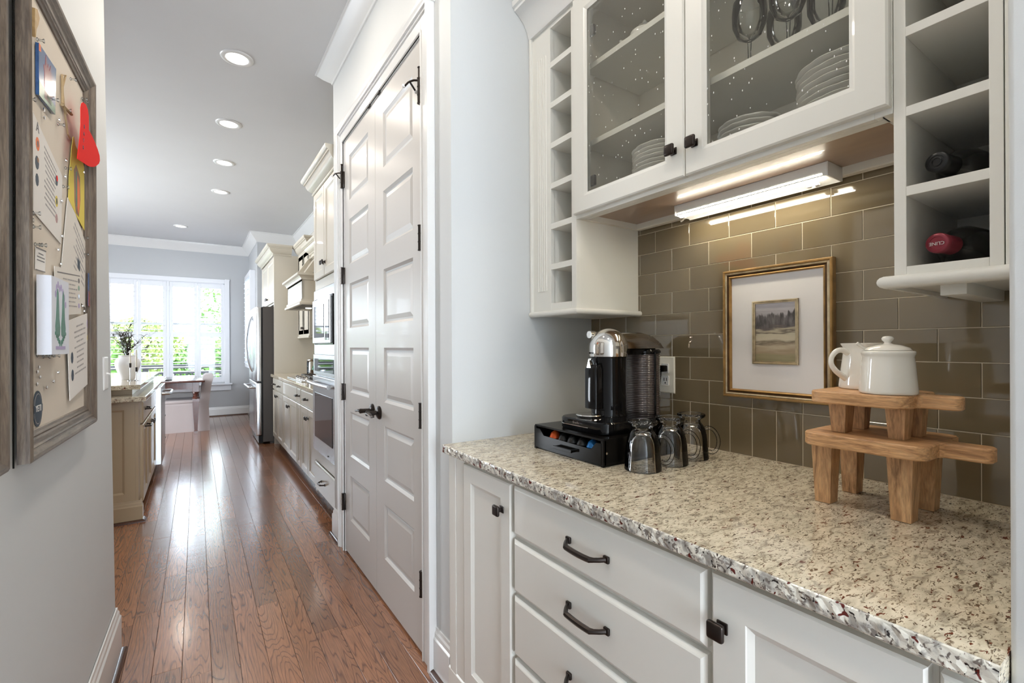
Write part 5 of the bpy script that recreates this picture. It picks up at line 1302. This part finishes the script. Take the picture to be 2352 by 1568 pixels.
# ================================================================ ON THE LEFT WALL
def LP(y,z,o=0): return Vector((-.298+.025*(y-2.5)+o, y, z))
NL=Vector((1,-.025,0)).normalized(); TL=Vector((.025,1,0)).normalized()
def lpoly(b,pts,o0,o1):
    loops=[[LP(y,z,o0) for y,z in pts],[LP(y,z,o1) for y,z in pts]]; b.rings(loops); return b
def pinboard(name,lab,y0,y1,z0,z1,surf,cat,near_to=None):
    r=thing(name,lab,cat,LP((y0+y1)/2,z0))
    prof=[(0,.012),(0,.032),(.006,.036),(.012,.0345),(.020,.029),(.024,.027),(.026,.0285),(.030,.0255),(.040,.0235),(.044,.0205),(.048,.0215),(.052,.0175),(.058,.0155),(.060,.012)]
    def side(nm,a,bq,m):
        # a,bq = corners; each rail mitred
        b=MB(); L=[]
        for (cy,cz,sy,szz) in (a,bq): L.append([LP(cy+sy*w_,cz+szz*w_,o_) for w_,o_ in prof])
        b.rings(L); return b.build(nm,m,r)
    side('frame_stile',(y0,z0,1,1),(y0,z1,1,-1),'framewood'); side('frame_stile',(y1,z0,-1,1),(y1,z1,-1,-1),'framewood')
    side('frame_rail',(y0,z0,1,1),(y1,z0,-1,1),'framewoodh'); side('frame_rail',(y0,z1,1,-1),(y1,z1,-1,-1),'framewoodh')
    b=MB(); lpoly(b,[(y0+.055,z0+.055),(y1-.055,z0+.055),(y1-.055,z1-.055),(y0+.055,z1-.055)],.004,.012); b.build('panel',surf,r)
    return r
BY0,BY1,BZ0,BZ1=1.398,2.064,1.024,2.070
pb=pinboard('pin_board','grey wood framed pin board covered with papers and clear pins',BY0,BY1,BZ0,BZ1+.07,'cork','pin board')
pb2=pinboard('message_board','second grey wood framed board at the far left edge of the photo',.66,1.272,1.036,2.10,'whitep','board')
text_mesh('TO DO',.055,frameT(LP(1.07,1.945,.0126),(0,-1,0),(0,0,1)) ,'ink',pb2)
b=MB(); 
b.tube([LP(1.385,2.07,.012),LP(1.370,1.80,.016),LP(1.390,1.75,.012),LP(1.375,1.5,.014),LP(1.388,1.28,.010),LP(1.378,1.15,.012),LP(1.386,1.02,.01)],.0016,5); o=b.build('hanging_wire','blackm',smooth=True); tag(o,'thin dark wire hanging between the two framed boards','wire')
def paper(name,lab,cat,pts,m,o=.0135,th=.0012,group=None):
    b=MB(); lpoly(b,pts,o,o+th); x=b.build(name,m); tag(x,lab,cat,group); x['o']=o+th; return x
def lines(par,pts4,rows,m='inklight',k=.06,name='printed_text',seed=1):
    """short dashes of print laid out on the quad pts4 = TL,TR,BR,BL (y,z)"""
    rr=random.Random(seed); o=par['o']; b=MB(); TLp,TR,BR,BL=[Vector(p) for p in pts4]
    for i in range(rows):
        v=(i+.5)/rows; L_=TLp.lerp(BL,v); R_=TR.lerp(BR,v); h=(BL-TLp)/rows*.16
        ind=rr.choice((.0,.08,.18,.0)); t=ind
        while t<1-ind-.02:
            w_=rr.uniform(.05,.16); t2=min(t+w_,1-ind)
            a=L_.lerp(R_,t);c=L_.lerp(R_,t2)
            lpoly(b,[tuple(a-h),tuple(c-h),tuple(c+h),tuple(a+h)],o,o+.0003); t=t2+.03
    ob=b.build(name,m,par); return ob
def shape(par,pts,m,name='printed_mark',lift=.0004):
    b=MB(); o=par['o']; lpoly(b,pts,o,o+lift); return b.build(name,m,par)
def ell(cy,cz,ry,rz,n=12,ph=0): return [(cy+ry*math.cos(2*PI*i/n+ph),cz+rz*math.sin(2*PI*i/n+ph)) for i in range(n)]
# painted tile with a red tower
t=paper('painted_tile','glossy painted tile of a red tower against blue sky, pinned upper left','painting',[(1.524,1.978),(1.668,1.988),(1.657,1.866),(1.524,1.857)],'blueart',.0135,.006)
shape(t,[(1.524,1.857),(1.657,1.866),(1.657,1.886),(1.60,1.888),(1.524,1.892)],'greenlawn','painted_lawn')
shape(t,[(1.565,1.869),(1.624,1.872),(1.622,1.935),(1.630,1.950),(1.622,1.954),(1.618,1.972),(1.606,1.952),(1.598,1.966),(1.590,1.952),(1.578,1.978),(1.572,1.950),(1.560,1.946),(1.567,1.930)],'redart','painted_tower')
shape(t,[(1.524,1.960),(1.540,1.965),(1.538,1.979),(1.524,1.978)],'orange','painted_corner')
# certificate upper left
t=paper('certificate','white certificate with team crests on both edges, upper left of the board','paper',[(1.503,1.806),(1.748,1.735),(1.733,1.548),(1.503,1.580)],'paper')
lines(t,[(1.585,1.765),(1.690,1.735),(1.685,1.600),(1.585,1.615)],11,seed=2)
text_mesh('A',.034,frameT(LP(1.533,1.783,.0149),-TL*-1,(0,0,1)) ,'ink',t)
for y,z,ry,rz,m in ((1.533,1.745,.014,.016,'orange'),(1.533,1.745,.006,.008,'ink'),(1.528,1.700,.014,.016,'navy'),(1.534,1.708,.007,.006,'brown'),(1.528,1.660,.012,.015,'navy'),(1.690,1.706,.011,.014,'navy'),(1.694,1.713,.007,.008,'red'),(1.690,1.652,.012,.015,'yellow'),(1.690,1.652,.006,.009,'navy'),(1.690,1.607,.010,.012,'redart')):
    shape(t,ell(y,z,ry,rz,9),m,lift=.0004+.0002*(ry<.009))
# small palm cross and straw ornament
b=MB(); b.tube([LP(1.742,2.008,.016),LP(1.770,2.022,.018),LP(1.745,1.975,.016),LP(1.760,1.930,.016),LP(1.80,1.87,.016),LP(1.842,1.868,.015)],.0022,6); b.tube([LP(1.735,1.925,.017),LP(1.83,1.938,.018)],.004,6); b.tube([LP(1.742,2.008,.016),LP(1.735,1.93,.018),LP(1.77,1.915,.018)],.003,6)
o=b.build('palm_cross','palm',smooth=True); tag(o,'folded dried palm cross hanging at the top of the pin board','ornament')
b=MB(); lpoly(b,[(1.469,2.028),(1.487,2.036),(1.503,2.025),(1.493,2.004),(1.48,1.987),(1.474,1.965),(1.468,1.985)],.020,.026); o=b.build('straw_ornament','straw'); tag(o,'gold straw ornament at the top left of the pin board','ornament')
# yellow card with painted hand shape
t=paper('yellow_card','yellow paper cut-out with brown and orange painted figure, right side','card',[(1.842,1.850),(1.858,1.884),(1.868,1.888),(1.885,1.868),(1.965,1.855),(1.995,1.84),(1.995,1.640),(1.90,1.660),(1.802,1.688),(1.812,1.76)],'yellow',.0155,.0012)
shape(t,[(1.862,1.79),(1.888,1.812),(1.905,1.806),(1.935,1.79),(1.94,1.72),(1.92,1.665),(1.885,1.668),(1.868,1.70)],'brown','painted_figure')
shape(t,[(1.885,1.79),(1.894,1.795),(1.898,1.69),(1.886,1.69)],'green','painted_stripe',.0008)
shape(t,[(1.902,1.785),(1.925,1.770),(1.932,1.71),(1.915,1.672),(1.902,1.69)],'orange','painted_stripe',.0008)
# red spoon-shaped tag
t=paper('red_cutout','bright red spoon-shaped card cut-out hanging over the right frame edge','card',[(1.81,1.955),(1.820,1.972),(1.843,1.985),(1.875,1.992),(1.900,1.988),(1.912,1.972),(1.911,1.932),(1.960,1.930),(2.000,1.926),(2.045,1.918),(2.073,1.908),(2.078,1.893),(2.062,1.878),(2.02,1.857),(1.984,1.842),(1.94,1.828),(1.90,1.818),(1.767,1.795),(1.782,1.83),(1.80,1.87),(1.81,1.91)],'red',.0405,.0015)
for i,ch in enumerate('BYAB'): text_mesh(ch,.016,frameT(LP(1.835+.005*i,1.850+.022*i,.0423),-TL*-1,(0,0,1)),'navy',t)
# letter right middle
t=paper('letter','white printed letter angled at the right middle of the pin board','paper',[(1.795,1.690),(1.830,1.690),(2.060,1.582),(2.030,1.392),(1.716,1.450)],'paper2',.0150)
lines(t,[(1.86,1.650),(2.02,1.575),(1.985,1.455),(1.86,1.50)],8,seed=4); shape(t,[(1.905,1.540),(1.935,1.530),(1.935,1.50),(1.905,1.51)],'navy')
t=paper('note_card','small white note card with a dark top edge, left of the board','card',[(1.518,1.503),(1.596,1.506),(1.588,1.452),(1.514,1.449)],'paper')
shape(t,[(1.518,1.500),(1.596,1.503),(1.596,1.506),(1.518,1.503)],'ink'); shape(t,[(1.514,1.449),(1.588,1.452),(1.588,1.454),(1.514,1.451)],'ink'); lines(t,[(1.527,1.495),(1.585,1.496),(1.582,1.472),(1.525,1.470)],3,'ink',seed=5)
t=paper('certificate','white certificate with a ruled border behind the footprint canvas','paper',[(1.655,1.478),(1.944,1.502),(1.938,1.372),(1.664,1.352)],'paper2',.0165)
shape(t,[(1.68,1.465),(1.925,1.485),(1.925,1.4875),(1.68,1.468)],'ink'); lines(t,[(1.735,1.462),(1.895,1.472),(1.895,1.385),(1.74,1.378)],7,seed=6)
for z,m in ((1.470,'ink'),(1.448,'greenlawn'),(1.422,'blueart'),(1.395,'lilac')): shape(t,ell(1.912,z,.010,.008,7),m)
t=paper('certificate','white certificate angled below, with blue crests on its edges','paper',[(1.765,1.342),(2.052,1.384),(2.070,1.160),(1.795,1.120)],'paper',.0180)
lines(t,[(1.845,1.335),(1.985,1.355),(1.99,1.20),(1.855,1.185)],10,seed=7)
for y,z,m in ((2.02,1.345,'lilac'),(2.025,1.300,'yellow'),(2.03,1.255,'lilac'),(1.82,1.240,'navy'),(1.825,1.190,'navy')): shape(t,ell(y,z,.014,.017,8),m)
t=paper('photo_print','narrow dark photograph pinned at the right frame edge','photograph',[(2.008,1.507),(2.062,1.510),(2.060,1.394),(2.004,1.402)],'blueart',.0225,.0010); shape(t,[(2.004,1.402),(2.060,1.394),(2.060,1.445),(2.005,1.45)],'redart')
# footprint canvas: deep stretched canvas
r=thing('footprint_canvas','deep white canvas with two green painted footprints','canvas',LP(1.59,1.252,.016))
b=MB(); lpoly(b,[(1.512,1.253),(1.667,1.253),(1.667,1.438),(1.512,1.438)],.0165,.042)
b.build('canvas_block','canvas',r)
b=MB()
def foot(b,cy,s_):
    pts=[(cy-.006,1.402),(cy,1.412),(cy+.007,1.402),(cy+.010,1.375),(cy+.013,1.340),(cy+.020,1.318),(cy+.017,1.300),(cy,1.292),(cy-.017,1.300),(cy-.020,1.320),(cy-.013,1.345),(cy-.009,1.375)]
    lpoly(b,pts,.0421,.0427)
    for k in range(5): lpoly(b,ell(cy+s_*(-.020+.0095*k),1.300-.006*k*(1)+.008-.004,.0045,.0045+.0012*k*.8,8),.0421,.0427)
foot(b,1.562,1); b.build('footprint','green',r)
b=MB(); foot(b,1.612,-1); b.build('footprint','green',r)
for i,(y,z) in enumerate(((1.545,1.398),(1.553,1.414),(1.566,1.422),(1.580,1.414),(1.594,1.417),(1.608,1.408),(1.622,1.394),(1.634,1.378))):
    b=MB(); lpoly(b,ell(y,z,.006,.009,7,i),.0421,.0425); b.build('painted_flower','lilac',r)
b=MB(); lpoly(b,[(1.545,1.265),(1.63,1.265),(1.63,1.273),(1.545,1.273)],.0421,.0425); b.build('printed_name','lilac',r)
# oval sticker
r=MB(); lpoly(r,ell(1.532,1.127,.034,.042,28),.0128,.0138); o=r.build('oval_sticker','navy'); tag(o,'dark oval sticker with a lettered band at the bottom left of the board','sticker'); o['o']=.0138
b=MB(); lpoly(b,ell(1.532,1.127,.028,.036,28),.0139,.0142); b.build('sticker_ring','inklight',o); b=MB(); lpoly(b,ell(1.532,1.127,.026,.034,28),.0142,.0145); b.build('sticker_field','navy',o)
b=MB(); lpoly(b,[(1.500,1.119),(1.564,1.119),(1.564,1.136),(1.500,1.136)],.0145,.0147); b.build('sticker_band','navy',o)
text_mesh('YETI',.021,frameT(LP(1.532,1.1275,.0149),TL,(0,0,1)),'paper',o)
# pins
CLR=[(1.587,1.984),(1.667,1.885),(1.707,1.898),(1.894,2.039),(1.837,1.926),(1.762,1.856),(2.035,2.045),(2.098,2.04),(1.808,1.704),(1.834,1.763),(1.552,1.571),(1.555,1.54),(2.078,1.611),(2.093,1.559),(1.567,1.502),(1.599,1.507),(1.578,1.247),(1.624,1.243),(1.666,1.245),(1.71,1.244),(1.504,1.56),(1.504,1.545),(1.503,1.531),(1.521,1.817)]
MTL=[(1.574,1.838),(1.578,1.82),(1.711,1.869),(1.778,1.784),(1.769,1.736),(1.733,1.66),(2.085,1.817),(1.734,1.565),(1.697,1.522),(1.722,1.488),(1.968,1.394),(2.011,1.379),(2.06,1.349),(2.057,1.179),(1.528,1.219),(1.515,1.209),(1.534,1.196),(1.512,1.181),(1.587,1.168),(1.646,1.179),(1.689,1.2)]
b=MB(); b.lathe([(0,.0),(.0007,.001),(.0007,.007),(.0042,.0072),(.0044,.009),(.0024,.0105),(.0022,.016),(.0046,.0185),(.0048,.0205),(0,.0212)],(0,0,0),12,'x'); cp=b.build('push_pin','pin',None,smooth=True)
b=MB(); b.lathe([(0,0),(.0006,.001),(.0006,.004),(.0048,.0042),(.0046,.0060),(.0025,.0072),(0,.0075)],(0,0,0),12,'x'); mp_=b.build('thumb_tack','chrome',None,smooth=True)
NEAR=[('the red tower tile',1.59,1.92),('the upper left certificate',1.62,1.67),('the palm cross',1.78,1.95),('the red cut-out',1.92,1.93),('the yellow card',1.90,1.76),('the angled letter',1.90,1.54),('the small note card',1.55,1.48),('the footprint canvas',1.59,1.30),('the bordered certificate',1.83,1.43),('the lower angled certificate',1.93,1.25),('the oval sticker',1.53,1.13),('the dark photograph',2.03,1.45)]
ORD=['topmost','second from the top','third from the top','fourth from the top','fifth from the top','sixth from the top','seventh from the top','eighth from the top']
for lst,pr,gr,kd in ((CLR,cp,'clear push pins stuck in the board','clear plastic push pin'),(MTL,mp_,'flat metal tacks stuck in the board','small metal thumb tack')):
    pos=[]
    for (y,z) in lst:
        if pr is cp and z>1.1: y-=.055
        pos.append((min(y,1.99),z))
    groups={}
    for i,(y,z) in enumerate(pos):
        n=min(NEAR,key=lambda q:(q[1]-y)**2+(q[2]-z)**2)[0]; groups.setdefault(n,[]).append(i)
    for n,ids in groups.items():
        ids.sort(key=lambda i:-pos[i][1])
        for r_,i in enumerate(ids):
            y,z=pos[i]; o=pr if i==0 else pr.copy()
            if i: COL.objects.link(o)
            o.location=LP(y,z,.0175 if pr is cp else .0155)
            tag(o,(kd+' by '+n) if len(ids)==1 else (kd+', '+ORD[r_]+' of those by '+n),'push pin' if pr is cp else 'thumb tack',gr)
# light switch
r=thing('light_switch','white toggle light switch plate near the end of the left wall','switch',LP(2.41,1.105))
b=MB(); LL=[]
for o_,k in ((.003,0),(.0065,0),(.009,.004)): LL.append([LP(2.365+k,1.105+k,o_),LP(2.445-k,1.105+k,o_),LP(2.445-k,1.232-k,o_),LP(2.365+k,1.232-k,o_)])
b.rings(LL); b.build('plate','whitep',r)
b=MB(); b.tube([LP(2.405,1.168,.008),LP(2.405,1.164,.021)],[.004,.003],8); b.build('toggle','whitep',r)
bpy.context.view_layer.update()
